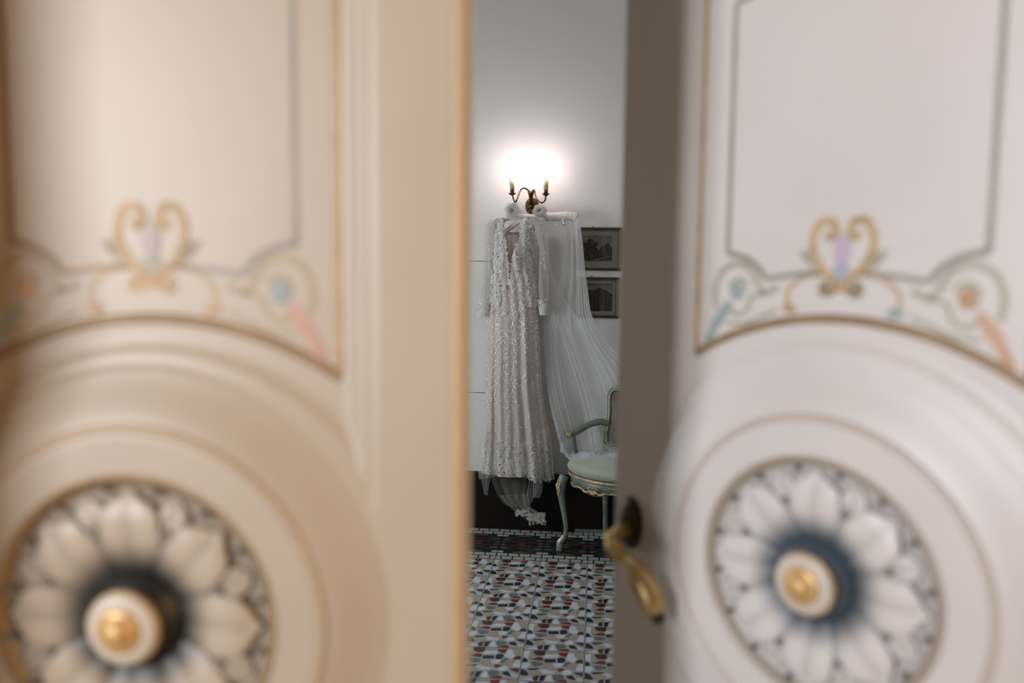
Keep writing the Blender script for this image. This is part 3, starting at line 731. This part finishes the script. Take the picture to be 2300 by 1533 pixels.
# lace cuffs
for nm, tab, Yc in (('cuff', [(664, 1081, 1100), (690, 1074.5, 1099.5), (711, 1072.5, 1098)], 4.548), ('cuff', [(668, 1209, 1231), (690, 1211.5, 1230.5), (705, 1214, 1228)], 4.528)):
    V = []; F = []; rnd = random.Random(12)
    for k in range(150):
        y = rnd.triangular(tab[0][0], tab[-1][0], tab[-1][0]); a, b = lerp(tab, y); t = rnd.uniform(0.05, PI-.05)
        A = at(a, y, Yc); B = at(b, y, Yc); c = (A+B)/2; hw = (B.x-A.x)/2
        n = Vector((math.cos(t), -math.sin(t), 0)); p = c+Vector((hw*math.cos(t), -.032*math.sin(t), 0))+n*.002-G0
        ax = Vector((math.sin(t), math.cos(t), 0)); flower(V, F, p, ax, Vector((0, 0, 1)), n, rnd.uniform(.005, .010), 6, rnd.random()*6)
    me = bpy.data.meshes.new(nm); me.from_pydata(V, [], F); me.update(); link(nm, me, lace_m, gown, False)['kind'] = 'stuff'
# small lace sprays on the sheer sleeves and shoulders
V = []; F = []; rnd = random.Random(14)
for tab, Yc, cnt in ((SL, 4.55, 26), (SR, 4.53, 24)):
    for k in range(cnt):
        y = rnd.triangular(500, 660, 505); a, b = lerp(tab, y); t = rnd.uniform(.3, PI-.3)
        if Yc > 4.54 and y > 560: t = rnd.uniform(.2, 1.0)
        A = at(a, y, Yc); B = at(b, y, Yc); c = (A+B)/2; hw = (B.x-A.x)/2; n = Vector((math.cos(t), -math.sin(t), 0))
        p = c+Vector((hw*math.cos(t), -.030*math.sin(t), 0))+n*.003-G0
        flower(V, F, p, Vector((math.sin(t), math.cos(t), 0)), Vector((0, 0, 1)), n, rnd.uniform(.004, .008), 5, rnd.random()*6)
me = bpy.data.meshes.new('sleeve_lace'); me.from_pydata(V, [], F); me.update(); link('sleeve_lace', me, lace_m, gown, False)['kind'] = 'stuff'

# ================================================================== HANGERS
def hanger(label, hook, bar, Yh, radii, bow, cat='hanger', mm=satin):
    root = empty('padded_hanger', tuple(at(hook[0][0], hook[0][1], Yh))); tag(root, label, cat, None); R0 = Vector(root.location)
    c = crom([tuple(at(x, y, Yh+dy)-R0) for x, y, dy in bar], 6)
    bm = bmesh.new(); rr = [radii*(1+.04*math.sin(i*1.9))*(.55 if i in (0, len(c)-1) else 1) for i in range(len(c))]
    tube(bm, c, rr, 14); obj('padded_bar', bm, mm, root, True)
    bm = bmesh.new(); tube(bm, crom([tuple(at(x, y, Yh+(0 if i else -.01))-R0) for i, (x, y) in enumerate(hook)], 6), .0022, 8)
    obj('hook', bm, mat('hook_cream', (0.66, 0.63, 0.52), .35, metal=.3), root, True)
    # ruffled organza bow
    V = []; F = []; rnd = random.Random(int(bow[0]))
    bc = at(bow[0], bow[1], Yh-.03)-R0
    for k in range(15):
        a = 2*PI*k/15+rnd.uniform(-.3, .3); L_ = rnd.uniform(.45, .8)*bow[2]; w = .021
        d = Vector((math.cos(a), 0, math.sin(a))); t = Vector((-d.z, 0, d.x)); b = len(V)
        for i in range(7):
            q = i/6; off = -.02*math.sin(PI*q)-.003*k*.3
            for j in (-1, 0, 1):
                V.append(tuple(bc+d*L_*q+t*w*j*math.sin(PI*(q*.8+.12))+Vector((0, off+.006*(j*j), 0))))
        for i in range(6):
            for j in range(2): F.append((b+i*3+j, b+i*3+j+1, b+(i+1)*3+j+1, b+(i+1)*3+j))
    me = bpy.data.meshes.new('organza_bow'); me.from_pydata(V, [], F); me.update(); link('organza_bow', me, organza, root)
    return root
h1 = hanger('padded cream hanger with organza bow inside the gown neckline', [(1158, 452), (1154.5, 449.5), (1153, 453), (1155, 460), (1155, 470), (1156, 480)],
    [(1098, 500, .02), (1120, 496, .01), (1155, 487, 0), (1190, 486, .0), (1212, 489, .01), (1222, 494, .01)], YG, .014, (1152, 474, .075))
bm = bmesh.new(); tube(bm, crom([tuple(at(x, y, YG+.01)-Vector(h1.location)) for x, y in ((1126, 526), (1146, 512), (1162, 500), (1176, 493))], 5), .013, 12); obj('lower_bar', bm, satin, h1, True)
h2 = hanger('padded white satin hanger on the right sconce arm holding the veil', [(1216, 452), (1213, 450), (1212, 454), (1215, 462), (1218, 472), (1222, 482)],
    [(1206, 486, .0), (1224, 487, 0), (1250, 486, 0), (1275, 485, .0), (1290, 487, .0), (1296, 490, .0)], 4.60, .026, (1213, 474, .060), mm=mat('white_satin', (0.56, 0.52, 0.50), .35, sheen=.3))
# clip of the veil hanger
chrome = mat('chrome', (0.7, 0.7, 0.72), .12, metal=1)
clip = empty('clip'); clip.parent = h2
bm = bmesh.new(); R0 = Vector(h2.location)
tube(bm, [at(1263, 492, 4.565)-R0, at(1266, 499, 4.56)-R0, at(1268, 507, 4.56)-R0], [.004, .0065, .005], 8, .6); obj('clip_jaw', bm, chrome, clip, True)
bm = bmesh.new(); tube(bm, [at(1239, 506.5, 4.57)-R0, at(1250, 503.5, 4.57)-R0, at(1259, 502.5, 4.57)-R0], .0012, 6); obj('clip_rod', bm, chrome, clip, True)

# ================================================================== VEIL
veil_m = mat('veil_tulle', (0.80, 0.81, 0.81), .85, alpha=.33, transl=.35)
veil_f = mat('veil_fold_tulle', (0.84, 0.85, 0.85), .85, alpha=.24, transl=.35)
veil_l = mat('veil_lace', (0.66, 0.69, 0.73), .8, transl=.2)
veil = empty('bridal_veil', tuple(at(1290, 1030, 4.50))); V0 = Vector(veil.location)
tag(veil, 'sheer white bridal veil hanging from satin hanger and trailing over the chair seat', 'veil')
Lf = [(1228, 490, 4.63), (1229, 600, 4.63), (1222, 700, 4.62), (1220, 760, 4.60), (1225, 860, 4.57), (1240, 940, 4.53), (1258, 1008, 4.50)]
Rt = [(1303, 490, 4.60), (1311, 560, 4.60), (1316, 640, 4.60), (1330, 705, 4.59), (1350, 752, 4.57), (1388, 784, 4.53), (1450, 812, 4.45)]
# main cloth (fans out to the right, lower edge lies on the chair)
Lf2 = [(1228, 488, 4.63), (1229, 560, 4.63), (1226, 640, 4.62), (1219, 720, 4.61), (1219, 800, 4.59), (1228, 880, 4.56), (1243, 950, 4.53), (1262, 1018, 4.50)]
Rt2 = [(1301, 490, 4.60), (1310, 540, 4.60), (1314, 600, 4.60), (1319, 660, 4.60), (1331, 712, 4.59), (1356, 758, 4.56), (1395, 786, 4.52), (1470, 815, 4.44)]
def veil_point(s_, t, amp=.010, fr=7, foldx=.02, ph=0, dY=0):
    Lc = VL; Rc = VR
    ta = t*(len(Lc)-1); ia = min(int(ta), len(Lc)-2); a = Lc[ia]*(1-(ta-ia))+Lc[ia+1]*(ta-ia)
    b = Rc[ia]*(1-(ta-ia))+Rc[ia+1]*(ta-ia)
    q = s_+foldx*math.sin(2*PI*fr*s_+ph+1.3*t)*math.sin(PI*s_)**.4
    # below mid height the cloth sags: the middle hangs lower than the straight line
    sag = 180*smooth01((t-.55)/.45)*math.sin(PI*min(max(q, 0), 1))
    x = a[0]+(b[0]-a[0])*q; y = a[1]+(b[1]-a[1])*q+sag
    Y = a[2]+(b[2]-a[2])*q+(amp*math.cos(2*PI*fr*s_+ph+1.3*t))*math.sin(PI*s_)**.4+dY
    return at(x, y, Y)
VL = crom(Lf2, 8); VR = crom(Rt2, 8)
def bottom_y(x): return float(np.interp(x, [1262, 1278, 1300, 1318, 1335, 1352, 1368, 1385, 1400, 1470], [1014, 1030, 1030, 1029, 1032, 1037, 1036, 1030, 1022, 1000]))
# free-form: columns follow streamlines from the hanger to the lower lace edge
def stream(s_, kind=0):
    """one thread of the veil: list of (x, y, Y); kind 0 hangs from the clip, kind 1 comes out from behind the sleeve"""
    x3 = 1262+205*s_; yb = bottom_y(x3) if x3 < 1470 else 1000
    low = [(1229+200*s_**1.05, 880-40*s_, 4.575+.08*min(1, s_*1.8)), (1246+205*s_, 960-20*s_, 4.53+.12*min(1, s_*3)), (1256+205*s_, yb-22, 4.47+.09*min(1, s_*4)), (x3, yb, 4.425-.03*s_)]
    if kind == 0:
        top = [(1263+39*s_, 490, 4.62-.03*s_), (1265+44*s_, 545, 4.62-.03*s_), (1262+52*s_, 600, 4.62-.03*s_), (1252+69*s_, 655, 4.615-.02*s_),
               (1236+95*s_, 712, 4.60-.02*s_), (1222+147*s_, 775, 4.60+.045*s_)]
    else:
        top = [(1228+6*s_, 560, 4.635), (1227+14*s_, 610, 4.63), (1223+45*s_, 670, 4.625-.02*s_), (1220+85*s_, 720, 4.61-.02*s_), (1220+140*s_, 780, 4.60+.045*s_)]
    return crom(top+low, 7)
def veil_layer(name, s0, s1, nu, m, amp, fr, ph, dY, foldx=0.0, upto=1.0, kind=0):
    P = []
    for j in range(nu+1):
        sj = s0+(s1-s0)*j/nu; ss = min(max(sj+foldx*math.sin(2*PI*fr*j/nu+ph), 0), 1.0)
        c = stream(ss, kind); col = []
        n_ = int(len(c)*upto)
        for i, p in enumerate(c[:n_]):
            t = i/(len(c)-1); k = 1-.55*t
            col.append(at(p[0], p[1], p[2]+dY*(1-t)+amp*k*math.cos(2*PI*fr*j/nu+ph+.8*t))-V0)
        P.append(col)
    return gridmesh(name, P, m, veil)
veil_layer('veil_sheet', .0, 1, 120, veil_m, .010, 3, .3, 0, foldx=.030)
veil_layer('veil_sheet', .0, .97, 110, veil_m, .006, 2, 1.9, -.01, foldx=.03, kind=1)
veil_layer('veil_fold', .0, .10, 24, veil_f, .008, 2, 1.0, -.012, foldx=.02, kind=1)
veil_layer('veil_fold', .0, .22, 30, veil_f, .008, 3, .4, -.02, foldx=.02, upto=.8)
veil_layer('veil_fold', .62, 1.0, 60, veil_f, .010, 5, 2.4, -.04, foldx=.025, upto=.74)
veil_layer('veil_fold', .84, 1.0, 30, veil_f, .008, 3, .4, -.05, foldx=.02, upto=.8)
veil_layer('veil_fold', .35, .45, 20, veil_f, .006, 2, .4, -.018, foldx=.015, upto=.9, kind=1)
# lace border along the lower edge (lies on the seat) and up the left edge
V = []; F = []; rnd = random.Random(77)
for k in range(1250):
    x = rnd.uniform(1260, 1440); y = bottom_y(x)-rnd.triangular(0, 17, 3)
    if x < 1275: y = bottom_y(x)-rnd.uniform(0, 22)
    Yd = float(np.interp(x, [1260, 1300, 1400, 1440], [4.425, 4.422, 4.405, 4.40]))+.05*max(0, min(1, (bottom_y(x)-y)/18))
    p = at(x, y, Yd-.012)-V0; n = Vector((0, -.6, .8)) if x > 1300 else Vector((0, -1, 0)); ax = Vector((1, 0, 0)); az = n.cross(ax)*-1
    flower(V, F, p, ax, az, n, rnd.uniform(.004, .0075), 5, rnd.random()*6)
for k in range(170):
    t = rnd.uniform(.72, 1.0); c = stream(.01); i = int(t*(len(c)-1)); p = c[i]
    pp = at(p[0]+rnd.uniform(-1, 6), p[1]+rnd.uniform(-2, 2), p[2]-.012)-V0
    flower(V, F, pp, Vector((1, 0, 0)), Vector((0, 0, 1)), Vector((0, -1, 0)), rnd.uniform(.002, .0035), 5, rnd.random()*6)
me = bpy.data.meshes.new('lace_border'); me.from_pydata(V, [], F); me.update(); link('lace_border', me, veil_l, veil, False)['kind'] = 'stuff'

# ================================================================== PICTURES
def gauss_mat(name, dark, light, sc_, thr, seed):
    m = bpy.data.materials.new(name); m.use_nodes = True; nt = m.node_tree; N = nt.nodes; L = nt.links; b = N['Principled BSDF']
    tc = N.new('ShaderNodeTexCoord'); n = N.new('ShaderNodeTexNoise'); n.inputs['Scale'].default_value = sc_; n.inputs['Detail'].default_value = 8; n.inputs['Roughness'].default_value = .7
    mp = N.new('ShaderNodeMapping'); mp.inputs['Location'].default_value = (seed, seed*.7, 0)
    L.new(tc.outputs['Object'], mp.inputs[0]); L.new(mp.outputs[0], n.inputs['Vector'])
    r = N.new('ShaderNodeValToRGB'); r.color_ramp.elements[0].position = thr-.10; r.color_ramp.elements[1].position = thr+.12
    r.color_ramp.elements[0].color = (*dark, 1); r.color_ramp.elements[1].color = (*light, 1)
    L.new(n.outputs['Fac'], r.inputs[0]); L.new(r.outputs[0], b.inputs['Base Color']); b.inputs['Roughness'].default_value = .6
    return m
ink = gauss_mat('engraving_ink', (0.008, 0.008, 0.007), (0.13, 0.12, 0.10), 38, .60, 1.0)
inkd = gauss_mat('engraving_dark_ink', (0.008, 0.009, 0.008), (0.10, 0.10, 0.085), 46, .62, 5.0)
inks = gauss_mat('engraving_sky', (0.14, 0.13, 0.11), (0.30, 0.27, 0.235), 20, .45, 8.0)
mount = mat('picture_mount', (0.42, 0.415, 0.36), .7, var=.06)
glass = bpy.data.materials.new('picture_glass'); glass.use_nodes = True
_n = glass.node_tree.nodes; _l = glass.node_tree.links
_t = _n.new('ShaderNodeBsdfTransparent'); _g = _n.new('ShaderNodeBsdfGlossy'); _g.inputs['Roughness'].default_value = .03
_f = _n.new('ShaderNodeFresnel'); _f.inputs['IOR'].default_value = 1.5; _m = _n.new('ShaderNodeMixShader')
_l.new(_f.outputs[0], _m.inputs[0]); _l.new(_t.outputs[0], _m.inputs[1]); _l.new(_g.outputs[0], _m.inputs[2]); _l.new(_m.outputs[0], _n['Material Output'].inputs[0])
fr_dark = mat('frame_dark', (0.035, 0.025, 0.015), .3, var=.3, vscale=30); fr_gold = mat('frame_gold', (0.26, 0.16, 0.06), .35, metal=.5, var=.2, vscale=40)
def picture(label, px0, px1, py0, py1, qx0, qx1, qy0, qy1, kind):
    A = at(px0, py1, YW-.016); B = at(px1, py0, YW-.016); w, h = (B.x-A.x)/2, (B.z-A.z)/2
    root = empty('framed_picture', (A.x+w, YW, A.z+h)); tag(root, label, 'picture'); C0 = Vector(root.location)
    fw = .013
    for nm, x0, x1, z0, z1 in (('frame_rail', -w, w, h-fw, h), ('frame_rail', -w, w, -h, -h+fw), ('frame_stile', -w, -w+fw, -h+fw, h-fw), ('frame_stile', w-fw, w, -h+fw, h-fw)):
        box(nm, x0, x1, -.022, -.001, z0, z1, fr_dark if nm == 'frame_rail' else fr_gold, root, .002)
    bm = bmesh.new(); i_ = fw
    for x0, x1, z0, z1 in ((-w+i_, w-i_, h-i_-.004, h-i_), (-w+i_, w-i_, -h+i_, -h+i_+.004), (-w+i_, -w+i_+.004, -h+i_, h-i_), (w-i_-.004, w-i_, -h+i_, h-i_)):
        bx(bm, x0, x1, -.018, -.004, z0, z1)
    obj('gilt_slip', bm, mat('slip_bronze', (0.10, 0.065, 0.03), .4, metal=.4), root)
    box('mount', -w+fw, w-fw, -.006, -.002, -h+fw, h-fw, mount, root)
    a = at(qx0, qy1, YW-.007)-C0; b = at(qx1, qy0, YW-.007)-C0
    pr = box('engraving', a.x, b.x, -.0072, -.0062, a.z, b.z, inks if kind == 0 else inkd, root)
    PW, PH = b.x-a.x, b.z-a.z; bm = bmesh.new(); rnd = random.Random(kind+3)
    def pp(pts):
        f = bm.faces.new([bm.verts.new((a.x+x*PW, -.0076-rnd.random()*.0002, a.z+y*PH)) for x, y in pts])
    if kind == 0:      # trees over a river bank
        top = [(0, .60)]+[(x, .60+.10*math.sin(x*9)+.07*math.sin(x*31)+.16*math.exp(-((x-.30)/.14)**2)-.04*x) for x in np.linspace(.0, 1, 40)]+[(1, .06), (.45, .03), (0, .05)]
        pp(top)
        for x, y, r in ((.12, .66, .10), (.30, .78, .11), (.46, .68, .10), (.82, .60, .09)): pp([(x+r*math.cos(t)*(1+.2*math.sin(5*t)), y+r*math.sin(t)*.8) for t in np.linspace(0, 2*PI, 18)[:-1] if 0 < x+r*math.cos(t) < 1])
        obj('engraved_trees', bm, ink, pr, False)
        bm = bmesh.new(); pp([(.05, .10), (.45, .12), (.62, .20), (.98, .22), (.98, .16), (.70, .13), (.55, .03), (.05, .03)])
        obj('engraved_river', bm, mat('engraved_light', (.22, .20, .17), .7), pr, False)
        bm = bmesh.new(); pp([(.42, .04), (1, .04), (1, .16), (.75, .12)]); obj('engraved_bank', bm, inkd, pr, False)
    else:              # columned building with a pediment
        lt = mat('engraved_light', (.22, .20, .17), .7)
        pp([(0, .86), (.10, .96), (1, .98), (1, .62), (.82, .72), (.55, .86), (.30, .74), (.10, .80)]); obj('engraved_sky', bm, inks, pr, False)
        bm = bmesh.new()
        for k in range(6): x = .14+k*.135; pp([(x, .10), (x+.035, .10), (x+.035, .56), (x, .56)])
        pp([(.05, .64), (.90, .60), (.90, .575), (.05, .61)]); pp([(.05, .64), (.40, .80), (.88, .62), (.88, .60), (.40, .765), (.05, .62)])
        obj('engraved_columns', bm, mat('engraved_grey', (.07, .07, .06), .7), pr, False)
    box('picture_glass', -w+fw, w-fw, -.0115, -.0105, -h+fw, h-fw, glass, root)
    bm = bmesh.new(); hx = at((px0+px1)/2-16, py0-2, YW-.01)-C0; lathe(bm, [(.002, -.008), (.004, -.006), (.004, -.001)], hx.x, 0, h+.006, 10, 'y'); obj('hanging_ring', bm, brass, root, True)
    return root
picture('upper framed engraving of trees beside the veil', 1296, 1397.5, 511, 607, 1305, 1375.5, 529, 587, 0)
picture('lower framed engraving of a columned building beside the veil', 1296, 1391, 623, 713, 1312, 1376, 637, 698, 1)

# ================================================================== ARMCHAIR
gpaint = mat('chair_green_paint', (0.150, 0.195, 0.160), .45, var=.25, vscale=18, col2=(0.095, 0.125, 0.10), bump=.1, bscale=60)
cgold = mat('chair_worn_gold', (0.50, 0.38, 0.24), .42, metal=.25, var=.45, vscale=45, col2=(0.22, 0.13, 0.07), bump=.3, bscale=120)
cushion_m = mat('seat_green_velvet', (0.29, 0.325, 0.245), .75, sheen=.4, var=.08, vscale=10)
cane_m = mat('cane', (0.26, 0.19, 0.12), .6, var=.2, vscale=30)
TH = math.radians(-33); ca, sa = math.cos(TH), math.sin(TH)
ff = Vector((-.190, 4.383, 0)); lf = (-.235, -.215)
org = Vector((.135, 4.382, 0))
chair = empty('armchair', tuple(org), TH)
tag(chair, 'antique pale green armchair with gilt carving, cane back and green cushion beside the gown', 'chair')
def seat_outline(n=72, k=1.0):
    """serpentine front, narrower back; local x,y"""
    out = []
    for i in range(n):
        a = 2*PI*i/n; c, s_ = math.cos(a), math.sin(a)
        x = math.copysign(abs(c)**.55, c)*.245; y = math.copysign(abs(s_)**.6, s_)*.205
        x *= 1-.16*(y+.205)/.41
        if y < -.12: y -= .030*math.exp(-(x/.12)**2)-.004
        out.append((x*k, y*k))
    return out
# seat rail with scalloped lower edge
O = seat_outline(144); bm = bmesh.new(); ringT = []; ringB = []; ringT2 = []; ringB2 = []
for x, y in O:
    front = smooth01((-y-.10)/.08); side = abs(x)
    low = .385-.030*front*math.exp(-(x/.085)**2)-.012*front*math.exp(-((side-.15)/.03)**2)
    low -= .02*math.exp(-((side-.225)/.03)**2)
    for R_, k, z in ((ringT, 1, .442), (ringB, 1, low), (ringT2, .90, .442), (ringB2, .90, low)): R_.append(bm.verts.new((x*k, y*k, z)))
n_ = len(O)
for i in range(n_):
    j = (i+1) % n_
    bm.faces.new((ringT[i], ringT[j], ringB[j], ringB[i])); bm.faces.new((ringT2[j], ringT2[i], ringB2[i], ringB2[j]))
    bm.faces.new((ringT[j], ringT[i], ringT2[i], ringT2[j])); bm.faces.new((ringB[i], ringB[j], ringB2[j], ringB2[i]))
obj('seat_rail', bm, gpaint, chair, True)
bm = bmesh.new(); tube(bm, [(x*1.02, y*1.02, .436) for x, y in O]+[(O[0][0]*1.02, O[0][1]*1.02, .436)], .0095, 8, 1, False); obj('gilt_rail_moulding', bm, cgold, chair, True)
bm = bmesh.new(); fp = [(x*1.01, y*1.01, .392-.030*math.exp(-(x/.085)**2)-.012*math.exp(-((abs(x)-.15)/.03)**2)) for x, y in O if y < -.15 and abs(x) < .19]
fp.sort(); tube(bm, fp, [.0045+.003*math.exp(-((abs(p[0])-.13)/.03)**2) for p in fp], 8); obj('gilt_apron_edge', bm, cgold, chair, True)
# shell and acanthus carving in the middle of the rail
bm = bmesh.new()
for k in range(9):
    a = PI*(1.08+.84*k/8); L_ = .030; c0 = Vector((0, -.238, .392))
    tube(bm, [c0, c0+Vector((math.cos(a)*L_*.6, -.008, math.sin(a)*L_*.6)), c0+Vector((math.cos(a)*L_, -.004, math.sin(a)*L_))], [.002, .0045, .0035], 7)
bmesh.ops.create_uvsphere(bm, u_segments=10, v_segments=8, radius=.008, matrix=Matrix.Translation((0, -.244, .402)))
for sg in (-1, 1):
    tube(bm, crom([(sg*.012, -.244, .392), (sg*.030, -.243, .378), (sg*.052, -.240, .376), (sg*.072, -.236, .385), (sg*.090, -.232, .383)], 4), [.006]*8+[.0075]*4+[.004]*5, 8)
    tube(bm, crom([(sg*.008, -.244, .408), (sg*.022, -.243, .402), (sg*.036, -.240, .398)], 4), .004, 7)
obj('shell_carving', bm, cgold, chair, True)
# legs
for sg, yy, nm in ((-1, -.190, 'f'), (1, -.190, 'f'), (-1, .165, 'b'), (1, .165, 'b')):
    bm = bmesh.new()
    if nm == 'f':
        kx = sg*.222
        pts = [(kx, yy, .425), (kx+sg*.010, yy-.012, .385), (kx+sg*.012, yy-.014, .33), (kx+sg*.003, yy-.010, .26), (kx-sg*.010, yy-.004, .18), (kx-sg*.016, yy-.002, .12), (kx-sg*.010, yy-.010, .075), (kx+sg*.006, yy-.022, .048), (kx+sg*.010, yy-.026, .040)]
        rad = [.027, .027, .0235, .0175, .0145, .0125, .0125, .0165, .0150]
    else:
        kx = sg*.180
        pts = [(kx, yy, .42), (kx, yy, .3), (kx, yy+.006, .2), (kx+sg*.002, yy+.014, .1), (kx+sg*.004, yy+.020, .0)]
        rad = [.021, .018, .016, .015, .014]
    c = crom([(*p, r) for p, r in zip(pts, rad)], 5)
    tube(bm, [p[:3] for p in c], [p[3] for p in c], 12)
    lg = obj('leg', bm, gpaint, chair, True)
    if nm == 'f':
        bm = bmesh.new(); fx, fy = pts[-1][0], pts[-1][1]
        lathe(bm, [(.0165, 0), (.0175, .006), (.0165, .012), (.0175, .042), (.012, .046)], fx, fy, 0, 16); obj('foot_block', bm, mat('chair_foot', (0.15, 0.165, 0.145), .5), lg, True)
        bm = bmesh.new()
        tube(bm, [(fx-sg*.020, fy+.016, .092), (fx-sg*.008, fy+.002, .066), (fx-sg*.0, fy-.010, .047)], [.005, .0095, .0135], 9); obj('gilt_toe', bm, mat('chair_toe_gilt', (0.70, 0.64, 0.52), .4, metal=.1), lg, True)
        bm = bmesh.new()
        for q in (-1, 0, 1):
            tube(bm, [(kx+sg*.012+q*.010, yy-.033, .405-abs(q)*.01), (kx+sg*.014+q*.008, yy-.040, .375), (kx+sg*.013+q*.003, yy-.036, .325), (kx+sg*.010, yy-.030, .305)], [.004, .008, .006, .002], 8)
        tube(bm, [(kx+sg*.030, yy-.012, .41), (kx+sg*.037, yy-.014, .375), (kx+sg*.034, yy-.016, .33)], [.004, .008, .003], 8)
        obj('gilt_knee_carving', bm, cgold, lg, True)
# cushion
bm = bmesh.new(); O2 = seat_outline(64); rings = []
for k, z in ((.965, .446), (1.04, .462), (1.065, .480), (1.03, .500), (.93, .512), (.6, .520), (.25, .523)):
    rings.append([bm.verts.new((x*k, y*k-.004, z)) for x, y in O2])
for a, b in zip(rings, rings[1:]):
    for i in range(64): bm.faces.new((a[i], a[(i+1) % 64], b[(i+1) % 64], b[i]))
bm.faces.new(rings[0]); bm.faces.new(rings[-1]); obj('seat_cushion', bm, cushion_m, chair, True)
# back: moulded frame with rounded corners, cane panel
tilt = .10
def bk(x, z): return (x, .150+tilt*(z-.45), z)
fo = crom([bk(0, .535), bk(-.11, .535), bk(-.164, .552), bk(-.180, .60), bk(-.172, .66), bk(-.170, .74), bk(-.176, .82), bk(-.166, .862), bk(-.135, .882), bk(-.08, .886), bk(0, .893)], 5)
fo2 = [(-p[0], p[1], p[2]) for p in fo]
bm = bmesh.new(); tube(bm, [tuple(p) for p in fo]+[tuple(p) for p in fo2[::-1][1:]], .017, 10, .85, False); obj('back_frame', bm, gpaint, chair, True)
for off, sc2 in ((-.016, 1.045), (-.016, .955)):
    bm = bmesh.new(); cc = .712
    L2 = [(p[0]*sc2, p[1]+off, cc+(p[2]-cc)*sc2) for p in fo]; L3 = [(-p[0], p[1], p[2]) for p in L2]
    tube(bm, L2+L3[::-1][1:], .0036, 6, 1, False); obj('back_beading', bm, mat('chair_pale_gilt', (0.50, 0.48, 0.34), .42, metal=.15, var=.4, vscale=60), chair, True)
for sg in (-1, 1):
    bm = bmesh.new(); tube(bm, crom([(sg*.172, .145, .40), (sg*.172, .148, .47), (sg*.176, .155, .53), (sg*.178, .163, .60)], 4), [.019]*13, 10); obj('back_post', bm, gpaint, chair, True)
bm = bmesh.new()
xs = np.arange(-.160, .161, .0125); zs = np.arange(.555, .875, .0125)
for x in xs: a = bk(x, .545); b = bk(x, .88); tube(bm, [a, b], .0016, 4)
for z in zs: tube(bm, [bk(-.170, z), bk(.170, z)], .0016, 4)
for k in range(-16, 27):
    for d in (1, -1):
        x0 = k*.0188-.09; pts = []
        for t in (0, 1):
            z = .55+t*.325; x = (x0+(z-.55)*d) if d > 0 else (x0+.15-(z-.55)); pts.append((x, z))
        (xa, za), (xb, zb) = pts
        # clip to the frame
        def clipx(xa, za, xb, zb, lim):
            for s2 in (-1, 1):
                L_ = s2*lim
                if (xa-L_)*s2 > 0 and (xb-L_)*s2 > 0: return None
                if (xa-L_)*s2 > 0: za = za+(zb-za)*(L_-xa)/(xb-xa); xa = L_
                if (xb-L_)*s2 > 0: zb = za+(zb-za)*(L_-xa)/(xb-xa); xb = L_
            return xa, za, xb, zb
        r_ = clipx(xa, za, xb, zb, .168)
        if r_ and abs(r_[0]-r_[2]) > .01: tube(bm, [bk(r_[0], r_[1]), bk(r_[2], r_[3])], .0011, 4)
o = obj('cane_panel', bm, cane_m, chair, False); o['kind'] = 'stuff'
# arms
for sg in (-1, 1):
    bm = bmesh.new()
    c = crom([(sg*.172, .165, .672, .022), (sg*.200, .130, .684, .023), (sg*.236, .075, .672, .021), (sg*.250, .0, .650, .020), (sg*.252, -.065, .636, .020), (sg*.244, -.105, .640, .021)], 5)
    tube(bm, [p[:3] for p in c], [p[3] for p in c], 12, .85); ar = obj('arm', bm, gpaint, chair, True)
    bm = bmesh.new()
    c = crom([(sg*.236, -.105, .632, .019), (sg*.232, -.100, .600, .0175), (sg*.236, -.080, .560, .018), (sg*.240, -.062, .52, .0165), (sg*.236, -.06, .44, .018)], 5)
    tube(bm, [p[:3] for p in c], [p[3] for p in c], 12); obj('arm_support', bm, gpaint, chair, True)
    bm = bmesh.new()
    for q in (-1, 0, 1): tube(bm, [(sg*.244+q*.010, -.112, .655), (sg*.244+q*.011, -.126, .643), (sg*.244+q*.010, -.122, .622)], [.003, .0055, .003], 8)
    obj('gilt_scroll', bm, cgold, ar, True)
    bm = bmesh.new(); tube(bm, [(sg*.236, -.082, .555), (sg*.238, -.084, .525), (sg*.238, -.080, .500)], [.003, .009, .006], 8); obj('gilt_husk', bm, cgold, ar, True)
